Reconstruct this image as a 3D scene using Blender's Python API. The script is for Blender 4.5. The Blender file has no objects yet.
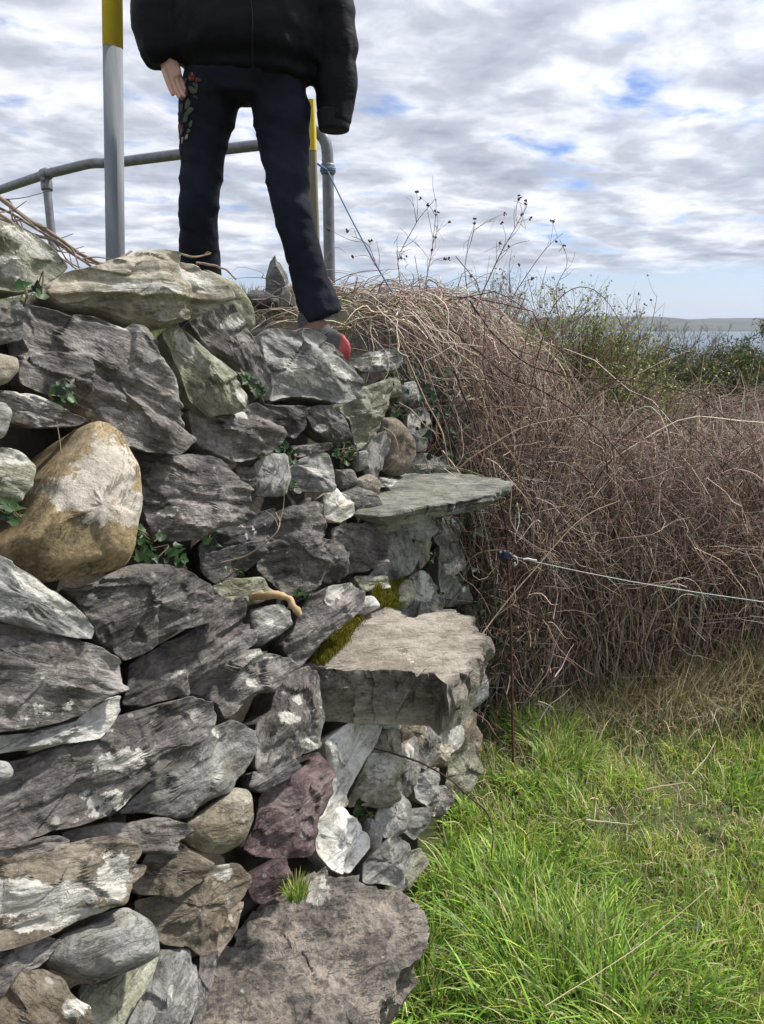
import bpy, math, random
import numpy as np
from mathutils import Vector, Matrix
from mathutils.bvhtree import BVHTree
R = math.radians
rng = np.random.default_rng(7)
random.seed(7)
sc = bpy.context.scene
col = sc.collection

# ------------------------------------------------------------------ camera
PITCH = R(14.1); FPX = 739.0; CAM = np.array([0.0, 0.0, 1.5])
cp, sp = math.cos(PITCH), math.sin(PITCH)
cd = bpy.data.cameras.new('camera'); cam = bpy.data.objects.new('camera', cd); col.objects.link(cam)
cd.sensor_fit = 'VERTICAL'; cd.sensor_height = 36.0; cd.lens = 36.0 * FPX / 1024.0
cam.location = CAM; cam.rotation_euler = (R(90) - PITCH, 0, 0)
cd.clip_start = 0.02; cd.clip_end = 30000
sc.camera = cam

def ray(px, py):
    px = np.asarray(px, float); py = np.asarray(py, float)
    u = (px - 382.0) / FPX; v = (512.0 - py) / FPX
    return np.stack([u, cp + v * sp, -sp + v * cp], -1)
def Pd(px, py, d): return CAM + ray(px, py) * d            # point at a given depth
def Pz(px, py, z):
    r = ray(px, py); return CAM + r * ((z - CAM[2]) / r[..., 2])[..., None] if np.ndim(px) else CAM + r * ((z - CAM[2]) / r[2])
def Py(px, py, y): r = ray(px, py); return CAM + r * (y / r[1])
# the wall's outer face: a leaning plane   x - m y + b z = c
FM, FB = .339, .30
FC = .04 - 1.37 * FM
FN = np.array([1, -FM, FB]); FNL = np.linalg.norm(FN); FNU = FN / FNL
def face_t(px, py):
    r = ray(px, py); return (FC - CAM @ FN) / (r @ FN)
def face_x(y, z): return FC + FM * y - FB * z

# ------------------------------------------------------------------ noise
def _h(ix, iy, iz, seed):
    n = (ix * 374761393 + iy * 668265263 + iz * 2147483647 + seed * 974711) & 0xffffffff
    n = ((n ^ (n >> 13)) * 1274126177) & 0xffffffff
    n = ((n ^ (n >> 15)) * 2246822519) & 0xffffffff
    return ((n ^ (n >> 16)) & 0xffff) / 32767.5 - 1.0
def vnoise(p, seed=0):
    p = np.asarray(p, float); f = np.floor(p); i = f.astype(np.int64); t = p - f
    t = t * t * (3 - 2 * t); x, y, z = i[..., 0], i[..., 1], i[..., 2]; a, b, c = t[..., 0], t[..., 1], t[..., 2]
    L = lambda u, v, w: u + (v - u) * w
    return L(L(L(_h(x, y, z, seed), _h(x+1, y, z, seed), a), L(_h(x, y+1, z, seed), _h(x+1, y+1, z, seed), a), b),
             L(L(_h(x, y, z+1, seed), _h(x+1, y, z+1, seed), a), L(_h(x, y+1, z+1, seed), _h(x+1, y+1, z+1, seed), a), b), c)
def fbm(p, seed=0, o=4, g=.5):
    p = np.asarray(p, float); s = 0; a = 1.0; t = 0
    for k in range(o):
        s = s + a * vnoise(p, seed + k * 17); t += a; a *= g; p = p * 2.03 + 5.1
    return s / t

# ------------------------------------------------------------------ objects
def tag(o, label=None, cat=None, group=None, kind=None):
    if label: o['label'] = label
    if cat: o['category'] = cat
    if group: o['group'] = group
    if kind: o['kind'] = kind
    return o
def mesh_obj(name, V, F, mats=None, parent=None, smooth=True, colors=None, mw=None, attrs=None, fm=None):
    """V (n,3); F (m,4) or (m,3) array or list of lists"""
    me = bpy.data.meshes.new(name)
    V = np.asarray(V, np.float32)
    if isinstance(F, np.ndarray):
        k = F.shape[1]; m = len(F)
        me.vertices.add(len(V)); me.vertices.foreach_set('co', V.ravel())
        me.loops.add(m * k); me.loops.foreach_set('vertex_index', F.astype(np.int32).ravel())
        me.polygons.add(m); me.polygons.foreach_set('loop_start', np.arange(0, m * k, k, dtype=np.int32))
        me.update(calc_edges=True)
    else:
        me.from_pydata([tuple(map(float, v)) for v in V], [], F)
        me.update()
    if smooth: me.polygons.foreach_set('use_smooth', np.ones(len(me.polygons), bool))
    if fm is not None: me.polygons.foreach_set('material_index', np.asarray(fm, np.int32))
    if colors is not None:
        a = me.color_attributes.new('col', 'FLOAT_COLOR', 'POINT')
        c = np.ones((len(V), 4), np.float32); c[:, :3] = colors
        a.data.foreach_set('color', c.ravel())
    for k_, v_ in (attrs or {}).items():
        a = me.attributes.new(k_, 'FLOAT', 'POINT'); a.data.foreach_set('value', np.asarray(v_, np.float32))
    me.validate(verbose=False)
    o = bpy.data.objects.new(name, me); col.objects.link(o)
    for m_ in (mats if isinstance(mats, (list, tuple)) else [mats]):
        if m_: me.materials.append(m_)
    if mw is not None: o.matrix_world = mw
    if parent: o.parent = parent; o.matrix_parent_inverse = Matrix.Identity(4)
    return o
def empty(name, loc, label, cat, group=None):
    o = bpy.data.objects.new(name, None); col.objects.link(o); o.location = [float(v) for v in loc]
    o.empty_display_size = .1
    return tag(o, label, cat, group)
def part_under(o, root):
    """parent o to root, keeping its world place"""
    o.parent = root
    o.matrix_parent_inverse = Matrix.Translation(-Vector(root.location))
    return o

def sub_under(o, part):
    """a sub-part: part already stands in world coordinates"""
    o.parent = part; o.matrix_parent_inverse = Matrix.Identity(4)
    return o

def tubes(paths, radii, sides=3, taper=.35):
    """paths (n,k,3), radii (n,) -> V, F and path index per vertex"""
    P = np.asarray(paths, float); n, k, _ = P.shape
    T = np.gradient(P, axis=1); T /= np.linalg.norm(T, axis=2, keepdims=True) + 1e-9
    ref = np.where(np.abs(T[..., 2:3]) > .9, np.array([1., 0, 0]), np.array([0, 0, 1.]))
    A = np.cross(T, ref); A /= np.linalg.norm(A, axis=2, keepdims=True) + 1e-9
    B = np.cross(T, A)
    rad = np.asarray(radii, float)
    if rad.ndim == 1: rad = rad[:, None] * np.linspace(1, taper, k)[None]
    an = np.arange(sides) * 2 * math.pi / sides
    V = P[:, :, None] + rad[:, :, None, None] * (A[:, :, None] * np.cos(an)[None, None, :, None] + B[:, :, None] * np.sin(an)[None, None, :, None])
    idx = np.arange(n * k * sides).reshape(n, k, sides)
    a = idx[:, :-1]; b = idx[:, 1:]
    F = np.stack([a, np.roll(a, -1, 2), np.roll(b, -1, 2), b], -1).reshape(-1, 4)
    return V.reshape(-1, 3), F, np.repeat(np.arange(n), k * sides)
def smooth_path(pts, n=24):
    """Catmull-Rom through control points"""
    P = np.asarray(pts, float); P = np.vstack([2 * P[0] - P[1], P, 2 * P[-1] - P[-2]])
    m = len(P) - 3; out = []
    for t in np.linspace(0, m - 1e-6, n):
        i = int(t); f = t - i; p0, p1, p2, p3 = P[i:i + 4]
        out.append(.5 * ((2 * p1) + (-p0 + p2) * f + (2 * p0 - 5 * p1 + 4 * p2 - p3) * f * f + (-p0 + 3 * p1 - 3 * p2 + p3) * f ** 3))
    return np.array(out)
def pipe(name, pts, r, mat, parent=None, n=24, sides=12, straight=False, taper=1.0, wob=0, caps=True):
    P = np.asarray(pts, float) if straight else smooth_path(pts, n)
    if wob: P = P + fbm(P * 9, int(abs(P[0, 0]) * 1e3) % 97, 3)[:, None] * wob * np.array([1, .6, -.8])
    V, F, _ = tubes(P[None], np.array([r]), sides, taper)
    F = [list(map(int, f)) for f in F]
    if caps:
        F.append(list(range(sides))[::-1]); F.append(list(range(len(V) - sides, len(V))))
    return mesh_obj(name, V, F, mat, parent)

# ------------------------------------------------------------------ materials
def new_mat(name):
    m = bpy.data.materials.new(name); m.use_nodes = True
    nt = m.node_tree; nt.nodes.clear()
    out = nt.nodes.new('ShaderNodeOutputMaterial'); b = nt.nodes.new('ShaderNodeBsdfPrincipled')
    nt.links.new(b.outputs[0], out.inputs['Surface'])
    return m, nt, b
class G:
    def __init__(s, nt): s.nt = nt
    def n(s, t, **k):
        x = s.nt.nodes.new(t)
        for a, v in k.items(): setattr(x, a, v)
        return x
    def set(s, sock, v):
        if isinstance(v, bpy.types.NodeSocket): s.nt.links.new(v, sock)
        elif isinstance(v, (tuple, list)) and len(v) == 3 and sock.type == 'RGBA': sock.default_value = (*v, 1)
        else: sock.default_value = v
    def math(s, op, a, b=0., c=None, clamp=False):
        x = s.n('ShaderNodeMath', operation=op, use_clamp=clamp); s.set(x.inputs[0], a); s.set(x.inputs[1], b)
        if c is not None: s.set(x.inputs[2], c)
        return x.outputs[0]
    def vmath(s, op, a, b):
        x = s.n('ShaderNodeVectorMath', operation=op); s.set(x.inputs[0], a)
        if op == 'SCALE': s.set(x.inputs['Scale'], b)
        else: s.set(x.inputs[1], b)
        return x.outputs[0]
    def noise(s, vec, scale, detail=6, rough=.6, dist=0.):
        x = s.n('ShaderNodeTexNoise'); s.set(x.inputs['Vector'], vec); s.set(x.inputs['Scale'], scale)
        x.inputs['Detail'].default_value = detail; x.inputs['Roughness'].default_value = rough; x.inputs['Distortion'].default_value = dist
        return x.outputs[0]
    def vor(s, vec, scale, feat='F1'):
        x = s.n('ShaderNodeTexVoronoi', feature=feat); s.set(x.inputs['Vector'], vec); s.set(x.inputs['Scale'], scale); return x.outputs['Distance']
    def ramp(s, f, stops):
        x = s.n('ShaderNodeValToRGB'); s.set(x.inputs[0], f); e = x.color_ramp.elements
        while len(e) < len(stops): e.new(.5)
        for i, (p, c) in enumerate(stops):
            e[i].position = p; e[i].color = (*c, 1) if isinstance(c, (tuple, list)) else (c, c, c, 1)
        return x.outputs[0]
    def mr(s, v, a, b, c=0., d=1.):
        x = s.n('ShaderNodeMapRange'); s.set(x.inputs[0], v)
        for i, q in enumerate((a, b, c, d)): s.set(x.inputs[i + 1], q)
        return x.outputs[0]
    def mix(s, f, a, b, bt='MIX'):
        x = s.n('ShaderNodeMix', data_type='RGBA', blend_type=bt); s.set(x.inputs[0], f); s.set(x.inputs[6], a); s.set(x.inputs[7], b)
        return x.outputs[2]
    def bump(s, h, strength, dist, normal=None):
        x = s.n('ShaderNodeBump'); s.set(x.inputs['Height'], h); x.inputs['Strength'].default_value = strength; x.inputs['Distance'].default_value = dist
        if normal: s.set(x.inputs['Normal'], normal)
        return x.outputs[0]
def simple(name, c1, c2, rough=.7, scale=20, bump=.2, metal=0., bd=.003, stretch=(1, 1, 1), spec=.5):
    m, nt, b = new_mat(name); g = G(nt)
    tc = g.n('ShaderNodeTexCoord').outputs['Object']; v = g.vmath('MULTIPLY', tc, stretch)
    f = g.noise(v, scale, 7, .65)
    nt.links.new(g.ramp(f, [(.32, c1), (.68, c2)]), b.inputs['Base Color'])
    b.inputs['Roughness'].default_value = rough; b.inputs['Metallic'].default_value = metal
    b.inputs['Specular IOR Level'].default_value = spec
    nt.links.new(g.bump(g.noise(v, scale * 3, 6, .7), bump, bd), b.inputs['Normal'])
    return m
def attr_mat(name, rough=.6, trans=0., bump=0., spec=.3):
    """colour from the object's own 'col' attribute"""
    m, nt, b = new_mat(name); g = G(nt)
    a = g.n('ShaderNodeAttribute', attribute_name='col').outputs['Color']
    tc = g.n('ShaderNodeTexCoord').outputs['Object']
    c = g.mix(g.mr(g.noise(tc, 60, 4), .3, .7, 0, .45), a, g.mix(1., a, (.6, .55, .5), 'MULTIPLY'))
    nt.links.new(c, b.inputs['Base Color'])
    b.inputs['Roughness'].default_value = rough; b.inputs['Specular IOR Level'].default_value = spec
    if trans:
        out = nt.nodes['Material Output']; t = g.n('ShaderNodeBsdfTranslucent'); nt.links.new(c, t.inputs[0])
        ms = g.n('ShaderNodeMixShader'); ms.inputs[0].default_value = trans
        nt.links.new(b.outputs[0], ms.inputs[1]); nt.links.new(t.outputs[0], ms.inputs[2]); nt.links.new(ms.outputs[0], out.inputs['Surface'])
    return m

def stone_mat(name, dark, mid, light, lich=(.72, .69, .62), lamt=.45, strata=1.0, tint=None, ts=.5, bump=1.0, sx=.16, veins=False):
    m, nt, b = new_mat(name); g = G(nt)
    dark, mid, light = (tuple(min(.85, x * k_) for x, k_ in zip(q, (1.36, 1.35, 1.33)))  for q in (dark, mid, light)) if name != 'white_quartz' else (dark, mid, light)
    tc = g.n('ShaderNodeTexCoord').outputs['Object']
    rnd = g.n('ShaderNodeObjectInfo').outputs['Random']
    off = g.n('ShaderNodeCombineXYZ'); g.set(off.inputs[0], g.math('MULTIPLY', rnd, 37.)); g.set(off.inputs[1], g.math('MULTIPLY', rnd, 91.)); g.set(off.inputs[2], g.math('MULTIPLY', rnd, 13.))
    p = g.vmath('ADD', tc, off.outputs[0])
    # warped, bedding-stretched coordinates
    wn = g.n('ShaderNodeTexNoise'); g.set(wn.inputs['Vector'], p); wn.inputs['Scale'].default_value = 7; wn.inputs['Detail'].default_value = 3
    w = g.vmath('ADD', p, g.vmath('SCALE', g.vmath('SUBTRACT', wn.outputs['Color'], (.5, .5, .5)), .035))
    st = g.vmath('MULTIPLY', w, (sx, 1, .8))
    n_big = g.noise(p, 9, 5, .6)
    n_str = g.noise(st, 42, 9, .68)
    n_fine = g.noise(w, 150, 6, .7)
    n_mid = g.noise(g.vmath('MULTIPLY', w, (.55, 1, 1)), 34, 7, .68)
    f = g.math('ADD', g.math('MULTIPLY', n_big, .40), g.math('ADD', g.math('MULTIPLY', n_str, .14 * min(strata, 1.2)), g.math('ADD', g.math('MULTIPLY', n_mid, .26), g.math('MULTIPLY', n_fine, .34 - .14 * min(strata, 1.2)))))
    c = g.ramp(f, [(.41, dark), (.50, mid), (.59, light)])
    # object to object tone
    tone = g.mr(rnd, 0, 1, .74, 1.28)
    c = g.mix(1., c, tone, 'MULTIPLY')
    if tint:
        c = g.mix(g.mr(g.noise(g.vmath('ADD', p, (3, 7, 1)), 11, 5, .65), .5, .66, 0, ts), c, tint)
    # worn, paler arrises
    pt = g.n('ShaderNodeNewGeometry').outputs['Pointiness']
    c = g.mix(g.mr(pt, .52, .62, 0, .38), c, tuple(min(.8, x * 1.35 + .03) for x in light))
    # thin bedding cracks
    cr = g.noise(g.vmath('MULTIPLY', w, (.09, 1, .8)), 70, 6, .62)
    crack = g.mr(g.math('ABSOLUTE', g.math('SUBTRACT', cr, .5)), 0, .02, 1, 0)
    crack = g.math('MULTIPLY', crack, g.mr(g.noise(p, 16, 3), .48, .6))
    c = g.mix(g.math('MULTIPLY', crack, .42 * min(1, strata)), c, tuple(x * .35 for x in dark))
    # pale crusty lichen: ragged patches, small spots
    at = g.n('ShaderNodeAttribute', attribute_name='patch').outputs['Fac']
    rag = g.noise(w, 55, 7, .72)
    big = g.math('SUBTRACT', g.math('ADD', g.noise(g.vmath('ADD', p, (9, 2, 4)), 12, 4, .55), g.math('MULTIPLY', rag, .55)), 1.0 - .10 * lamt)
    lm = g.math('ADD', g.mr(big, 0, .03), g.mr(g.math('ADD', at, g.math('MULTIPLY', g.math('SUBTRACT', rag, .5), 2.2)), .42, .56), clamp=True)
    sp_ = g.mr(g.math('SUBTRACT', g.vor(w, 34), g.math('MULTIPLY', g.noise(p, 14, 2), .42)), -.09, -.045, 1, 0)
    lm = g.math('MAXIMUM', lm, g.math('MULTIPLY', sp_, lamt), clamp=True)
    lc = g.mix(g.mr(g.noise(w, 130, 5, .7), .35, .7), lich, tuple(x * .68 for x in lich))
    lc = g.mix(g.mr(n_str, .35, .5, .55, 0), lc, tuple(x * .45 for x in lich))
    c = g.mix(g.math('MULTIPLY', lm, .92), c, lc)
    # faint ochre/green staining
    c = g.mix(g.mr(g.noise(g.vmath('ADD', p, (1, 5, 8)), 18, 5, .7), .58, .72, 0, .35), c, (.19, .165, .075))
    stn_shade = g.n('ShaderNodeAttribute', attribute_name='stain_shade').outputs['Fac']   # algae on the slab sides, with their shade painted in
    c = g.mix(g.math('MULTIPLY', stn_shade, g.mr(g.noise(w, 26, 6, .7), .34, .60, .92, .25)), c, (.045, .038, .027))
    if veins:
        vn = g.mr(g.math('ABSOLUTE', g.math('SUBTRACT', g.noise(w, 30, 5, .6), .5)), 0, .035, 1, 0)
        c = g.mix(g.math('MULTIPLY', vn, g.mr(g.noise(p, 9, 3), .42, .6, .05, .75)), c, (.46, .38, .30))
    nt.links.new(c, b.inputs['Base Color'])
    b.inputs['Roughness'].default_value = .82; b.inputs['Specular IOR Level'].default_value = .35
    h = g.math('ADD', g.math('MULTIPLY', n_str, .9 * strata), g.math('ADD', g.math('MULTIPLY', n_fine, .35), g.math('MULTIPLY', crack, -.35)))
    h = g.math('ADD', h, g.math('ADD', g.math('MULTIPLY', lm, .05), g.math('MULTIPLY', g.vor(w, 90), .10)))
    if strata > .6:      # edges of the split beds
        sy = g.n('ShaderNodeSeparateXYZ'); g.set(sy.inputs[0], w)
        for fr, am, o_ in ((48., .42, 2.2), (130., .20, 4.0)):
            sw = g.math('FRACT', g.math('ADD', g.math('MULTIPLY', sy.outputs[1], fr), g.math('MULTIPLY', g.noise(g.vmath('MULTIPLY', w, (.35, 1, 1)), 16, 4, .6), o_ * 2.2)))
            sw = g.math('MULTIPLY', sw, g.mr(g.noise(p, 13 + fr * .1, 4), .42, .58, .1, 1))
            h = g.math('ADD', h, g.math('MULTIPLY', sw, am * min(1.1, strata)))
    nrm = g.bump(h, min(1., .85 * bump), .012 * bump)
    nrm = g.bump(g.noise(w, 420, 3, .7), .35, .0015, nrm)
    nt.links.new(nrm, b.inputs['Normal'])
    return m
M = {}
M['slate']  = stone_mat('slate_purple_grey', (.044, .040, .039), (.128, .115, .108), (.27, .252, .238), lamt=.35, strata=1.15)
M['slateb'] = stone_mat('slate_dark', (.030, .029, .030), (.078, .075, .075), (.17, .16, .155), lamt=.2, strata=1.2)
M['grey']   = stone_mat('grey_stone', (.085, .084, .080), (.19, .187, .178), (.32, .315, .30), lamt=.5, strata=.7, tint=(.13, .12, .09))
M['tan']    = stone_mat('tan_stone', (.13, .118, .092), (.28, .255, .205), (.43, .40, .335), lamt=.6, strata=.7, tint=(.20, .16, .09))
M['olive']  = stone_mat('olive_stone', (.10, .098, .07), (.22, .215, .16), (.36, .355, .29), lamt=.6, strata=.8, tint=(.15, .15, .07))
M['brown']  = stone_mat('brown_stone', (.06, .05, .038), (.135, .115, .09), (.24, .21, .165), lamt=.35, strata=.8, tint=(.17, .115, .06))
M['maroon'] = stone_mat('maroon_slate', (.048, .032, .032), (.105, .074, .074), (.19, .15, .145), lamt=.25, strata=1.0)
M['quartz'] = stone_mat('white_quartz', (.36, .34, .30), (.60, .58, .53), (.78, .76, .72), lich=(.72, .70, .64), lamt=.3, strata=.5, tint=(.42, .38, .28))
M['pale']   = stone_mat('pale_grey_stone', (.16, .16, .15), (.30, .295, .28), (.44, .435, .42), lamt=.8, strata=.8)
M['bould']  = stone_mat('ochre_boulder', (.085, .068, .040), (.22, .165, .09), (.32, .255, .17), lich=(.66, .60, .51), lamt=.15, strata=.35, tint=(.16, .145, .08), sx=.5)
M['slab']   = stone_mat('weathered_slab', (.19, .165, .135), (.32, .285, .24), (.44, .40, .35), lamt=.15, strata=.75, tint=(.17, .15, .11), sx=.3)
M['slabg']  = stone_mat('green_grey_slate', (.085, .088, .078), (.17, .172, .15), (.27, .268, .235), lamt=.2, strata=1.0, tint=(.17, .17, .10), sx=.10)
M['rough']  = stone_mat('rough_pinkish_slab', (.07, .062, .055), (.185, .165, .148), (.33, .295, .255), lamt=.2, strata=.35, tint=(.10, .088, .075), sx=.6, bump=1.7, veins=True)
# ------------------------------------------------------------------ THE WALL
wall = empty('dry_stone_wall', (face_x(1.6, 0) - .3, 1.6, 0), 'old dry stone wall of mixed grey and brown slate with three projecting step slabs', 'stone wall')

def chaikin(P, n=1):
    for k in range(n):
        c_ = (.10, .16, .22)[k]
        Q = np.roll(P, -1, 0); P = np.stack([(1 - c_) * P + c_ * Q, c_ * P + (1 - c_) * Q], 1).reshape(-1, 2)
    return P
def resample(P, n):
    Q = np.vstack([P, P[:1]]); s = np.r_[0, np.cumsum(np.linalg.norm(np.diff(Q, axis=0), axis=1))]
    t = np.linspace(0, s[-1], n, endpoint=False)
    return np.stack([np.interp(t, s, Q[:, 0]), np.interp(t, s, Q[:, 1])], 1)

STYLE = dict(slate=dict(T=.36, p=5.0, led=1.0, fac=4, rnd=.0), block=dict(T=.42, p=6.0, led=.4, fac=6, rnd=.0), round=dict(T=.55, p=2.6, led=.10, fac=0, rnd=1))
n_stone = 0
def chips(V, rg, cell, slope, off, stretch=(1, 1, 1)):
    """flat broken facets: every point takes the tilted plane of its nearest random centre"""
    st = np.array(stretch, float); Q = V * st; lo, hi = Q.min(0), Q.max(0); n = int(np.clip(np.prod(np.maximum((hi - lo)[:2], cell) / cell), 6, 260))
    c = rg.uniform(lo, hi, (n, 3)); c[:, 2] = rg.uniform(lo[2] * .3, hi[2], n); gdir = rg.normal(0, 1, (n, 3)) * slope; o = rg.uniform(-off, off, n)
    Qw = Q + fbm(V * 22, 5, 2)[:, None] * cell * .22
    out = np.empty(len(V))
    for a in range(0, len(V), 20000):
        D_ = ((Qw[a:a + 20000, None] - c[None]) ** 2).sum(2); k = D_.argmin(1); out[a:a + 20000] = ((Q[a:a + 20000] - c[k]) * gdir[k]).sum(1) + o[k]
    return np.clip(out, -cell * .45, cell * .45)
def beds(u, x, seed, sharp=.75):
    L = np.floor(u); f = np.clip((u - L - sharp) / (1 - sharp), 0, 1); f = f * f * (3 - 2 * f)
    z = np.zeros_like(u); h = lambda l: vnoise(np.stack([x, l * 3.37, z], 1), seed)
    return h(L) * (1 - f) + h(L + 1) * f
def stone(poly, mat, d=0., ang=-15, style='slate', label=None, name='stone', back=None, patches=(), blend=.5, Tm=1., led=None):
    """One stone of the wall.  poly: outline as seen from the stile; it is laid on a plane through the wall's face,
    given its own depth, facets and bedding."""
    global n_stone
    n_stone += 1; seed = n_stone * 7 + 3; rg = np.random.default_rng(seed); S = STYLE[style]
    pp = np.array(poly, float); c = pp.mean(0)
    if c[0] > 335 and np.ptp(pp[:, 0]) * np.ptp(pp[:, 1]) < 2200: pp = c + (pp - c) * (1.28 if c[1] > 705 and c[0] > 395 else 1.13); style = 'block' if c[1] > 705 and c[0] > 395 else style; S = STYLE[style]
    t = float(face_t(c[0], c[1])); rc = ray(c[0], c[1]); rn = rc / np.linalg.norm(rc)
    C = CAM + rc * t - rn * d
    nb = FNU * blend - rn * (1 - blend); nb /= np.linalg.norm(nb)
    r = ray(pp[:, 0], pp[:, 1]); tt = ((C - CAM) @ nb) / (r @ nb); W = CAM + r * tt[:, None]
    # axes
    a = R(ang); q = np.array([c[0] + 10 * math.cos(a), c[1] - 10 * math.sin(a)]); rq = ray(*q); Q = CAM + rq * (((C - CAM) @ nb) / (rq @ nb))
    X = Q - C; X /= np.linalg.norm(X); Y = np.cross(nb, X); Z = nb
    L = np.stack([(W - C) @ X, (W - C) @ Y], 1)
    L = chaikin(L, 1 if style != 'round' else 3)
    per = np.linalg.norm(np.roll(L, -1, 0) - L, axis=1).sum()
    size = np.sqrt(np.abs(np.sum(L[:, 0] * np.roll(L[:, 1], -1) - np.roll(L[:, 0], -1) * L[:, 1])) / 2)
    h = .0022 + .0009 * t
    nB = int(np.clip(per / h, 48, 420)); B = resample(L, nB)
    cen = B.mean(0); mind = np.linalg.norm(B - cen, axis=1).mean()
    K = int(np.clip(mind / h * .8, 10, 60))
    ss = 1 - np.linspace(0, 1, K + 1)[:-1] ** 1.35
    T = S['T'] * size * .55 * Tm
    verts = []
    for s in ss:
        P = cen + s * (B - cen); verts.append(np.c_[P, np.full(nB, T * (1 - s ** S['p']) ** .6)])
    front = np.concatenate(verts); 
    f0 = front[:, 2].copy()
    for k in range(S['fac'] + (2 if size > .1 and style != 'round' else 0)):
        ph = rg.uniform(0, 2 * math.pi); dr = np.array([math.cos(ph), math.sin(ph)]); sl = rg.uniform(.3, 1.25); z0 = rg.uniform(.45, .95)
        pl = T * (z0 - sl * ((front[:, :2] - cen) @ dr) / (size * .55))
        m_ = pl < front[:, 2]; front[:, 2] = np.where(m_, np.maximum(pl, -T * .15) , front[:, 2])
    edge = np.repeat(ss, nB)
    front[:, 2] = front[:, 2] * np.clip((1 - edge) * 6 + .0, 0, 1) + np.minimum(front[:, 2], 0) * 0
    D = back if back else float(np.clip(size * .9, .07, .24))
    bk = []
    for zz, s in ((.06, 1.0), (.16, .985), (.35, .95), (.65, .88), (1., .74)):
        P = cen + s * (B - cen); bk.append(np.c_[P, np.full(nB, -D * zz)])
    rows = [b for b in bk[::-1]]
    V = np.concatenate([np.array([[cen[0], cen[1], -D]])] + rows + [front] + [np.array([[cen[0], cen[1], front[-nB:, 2].mean()]])])
    # displacement
    led_ = (S['led'] if led is None else led)
    kf = np.clip(size / .16, .35, 1.3)
    o3 = rg.uniform(0, 50, 3)
    big = fbm((V * np.array([7, 11, 9]) / kf) + o3, seed, 3)
    wv = V + o3; wy = wv[:, 1] + .012 * fbm(wv * np.array([6, 9, 6]), seed + 5, 3)
    lay = np.stack([wv[:, 0] * 5 / kf, wy * 55 / kf, wv[:, 2] * 18], 1)
    l1 = vnoise(lay, seed + 9); l2 = vnoise(lay * np.array([1.6, 2.7, 1.5]), seed + 11)
    saw = (wy * 30 / kf + .8 * fbm(wv * np.array([4, 8, 4]), seed + 3, 3)); saw = (saw - np.floor(saw))
    fine = fbm(V * 60 + o3, seed + 21, 3)
    inner = np.clip((V[:, 2] + D) / D, 0, 1)
    hard = 0. if style == 'round' else 1.
    lam = 34 / kf
    b1 = beds(wy * lam + .35 * fbm(wv * np.array([5, 0, 5]), seed + 3, 2), wv[:, 0] * 3.2 / kf, seed + 41, .78); b2 = beds(wy * lam * 2.6 + .5, wv[:, 0] * 9 / kf, seed + 43, .6)
    ch = chips(V, rg, .055 * kf + .008, .16, .004, (1, 1.3, 1)); ch2 = chips(V, rg, .022 * kf + .005, .22, .0018, (1, 1.5, 1))
    se = np.r_[0, np.repeat([.74, .88, .95, .985, 1.0], nB), np.repeat(ss, nB), 0]; cw = np.clip((se - .62) / .36, 0, 1) ** 1.4
    dz = kf * (.010 * big + led_ * (.0092 * b1 + .0026 * b2 + .0014 * l2) + .0020 * fine) + (ch * .55 + ch2 * .45) * (.55 + .45 * hard)
    ends = ((b1 * .0080 + b2 * .0018) * led_ + (ch + ch2) * .35 * hard) * cw
    V[:, 2] += dz * inner
    rad = V[:, :2] - cen; rl = np.linalg.norm(rad, axis=1, keepdims=True) + 1e-6
    V[:, 1] += (ch * .3 * hard) * cw * rad[:, 1] / rl[:, 0] * inner
    V[:, 0] += (ends * rad[:, 0] / rl[:, 0] * .8 + .0035 * fbm(V * 34 + o3, seed + 31, 3)) * kf * inner
    V[:, 1] += (.0035 * fbm(V * 34 + o3 + 9, seed + 33, 3) + .006 * vnoise(V * np.array([16, 16, 16]) + o3, seed + 35)) * kf * inner
    nR = len(rows) + len(ss); base = 1
    i = np.arange(nR * nB).reshape(nR, nB) + base
    F = np.stack([i[:-1], np.roll(i[:-1], -1, 1), np.roll(i[1:], -1, 1), i[1:]], -1).reshape(-1, 4)
    last = len(V) - 1
    j = np.arange(nB)
    F = [tuple(x) for x in F.tolist()] + [(0, int(i[0, (q + 1) % nB]), int(i[0, q])) for q in j] + [(last, int(i[-1, q]), int(i[-1, (q + 1) % nB])) for q in j]
    Gd = V[1:-1].reshape(nR, nB, 3)
    for _ in range(1 if style != 'round' else 4):
        Un = np.concatenate([Gd[:1], Gd[:-1]]); Dn = np.concatenate([Gd[1:], Gd[-1:]]); Gd = .52 * Gd + .12 * (np.roll(Gd, 1, 1) + np.roll(Gd, -1, 1)) + .12 * (Un + Dn)
    V[1:-1] = Gd.reshape(-1, 3); V[-1] = Gd[-1].mean(0)
    # stain patches -> attribute
    at = np.zeros(len(V))
    for (ex, ey, rx, ry, ea) in patches:
        re = ray(ex, ey); E = CAM + re * (((C - CAM) @ nb) / (re @ nb)); e2 = np.array([(E - C) @ X, (E - C) @ Y]); sc_ = t / FPX
        # ellipse axes: image angle ea relative to bedding angle
        th = R(ea - ang); dx = V[:, 0] - e2[0]; dy = V[:, 1] - e2[1]
        u = (dx * math.cos(th) + dy * math.sin(th)) / (rx * sc_ * 1.15); v = (-dx * math.sin(th) + dy * math.cos(th)) / (ry * sc_)
        at = np.maximum(at, np.clip(1.35 - .85 * np.sqrt(u * u + v * v), 0, 1))
    at *= (V[:, 2] > -D * .3)
    mw = Matrix(((X[0], Y[0], Z[0], C[0]), (X[1], Y[1], Z[1], C[1]), (X[2], Y[2], Z[2], C[2]), (0, 0, 0, 1)))
    o = mesh_obj(name, V, F, M[mat], None, attrs={'patch': at})
    o.matrix_world = mw
    if style != 'round': o.data.set_sharp_from_angle(angle=R(34))
    part_under(o, wall)
    if label: o['label'] = label
    return o

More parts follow.
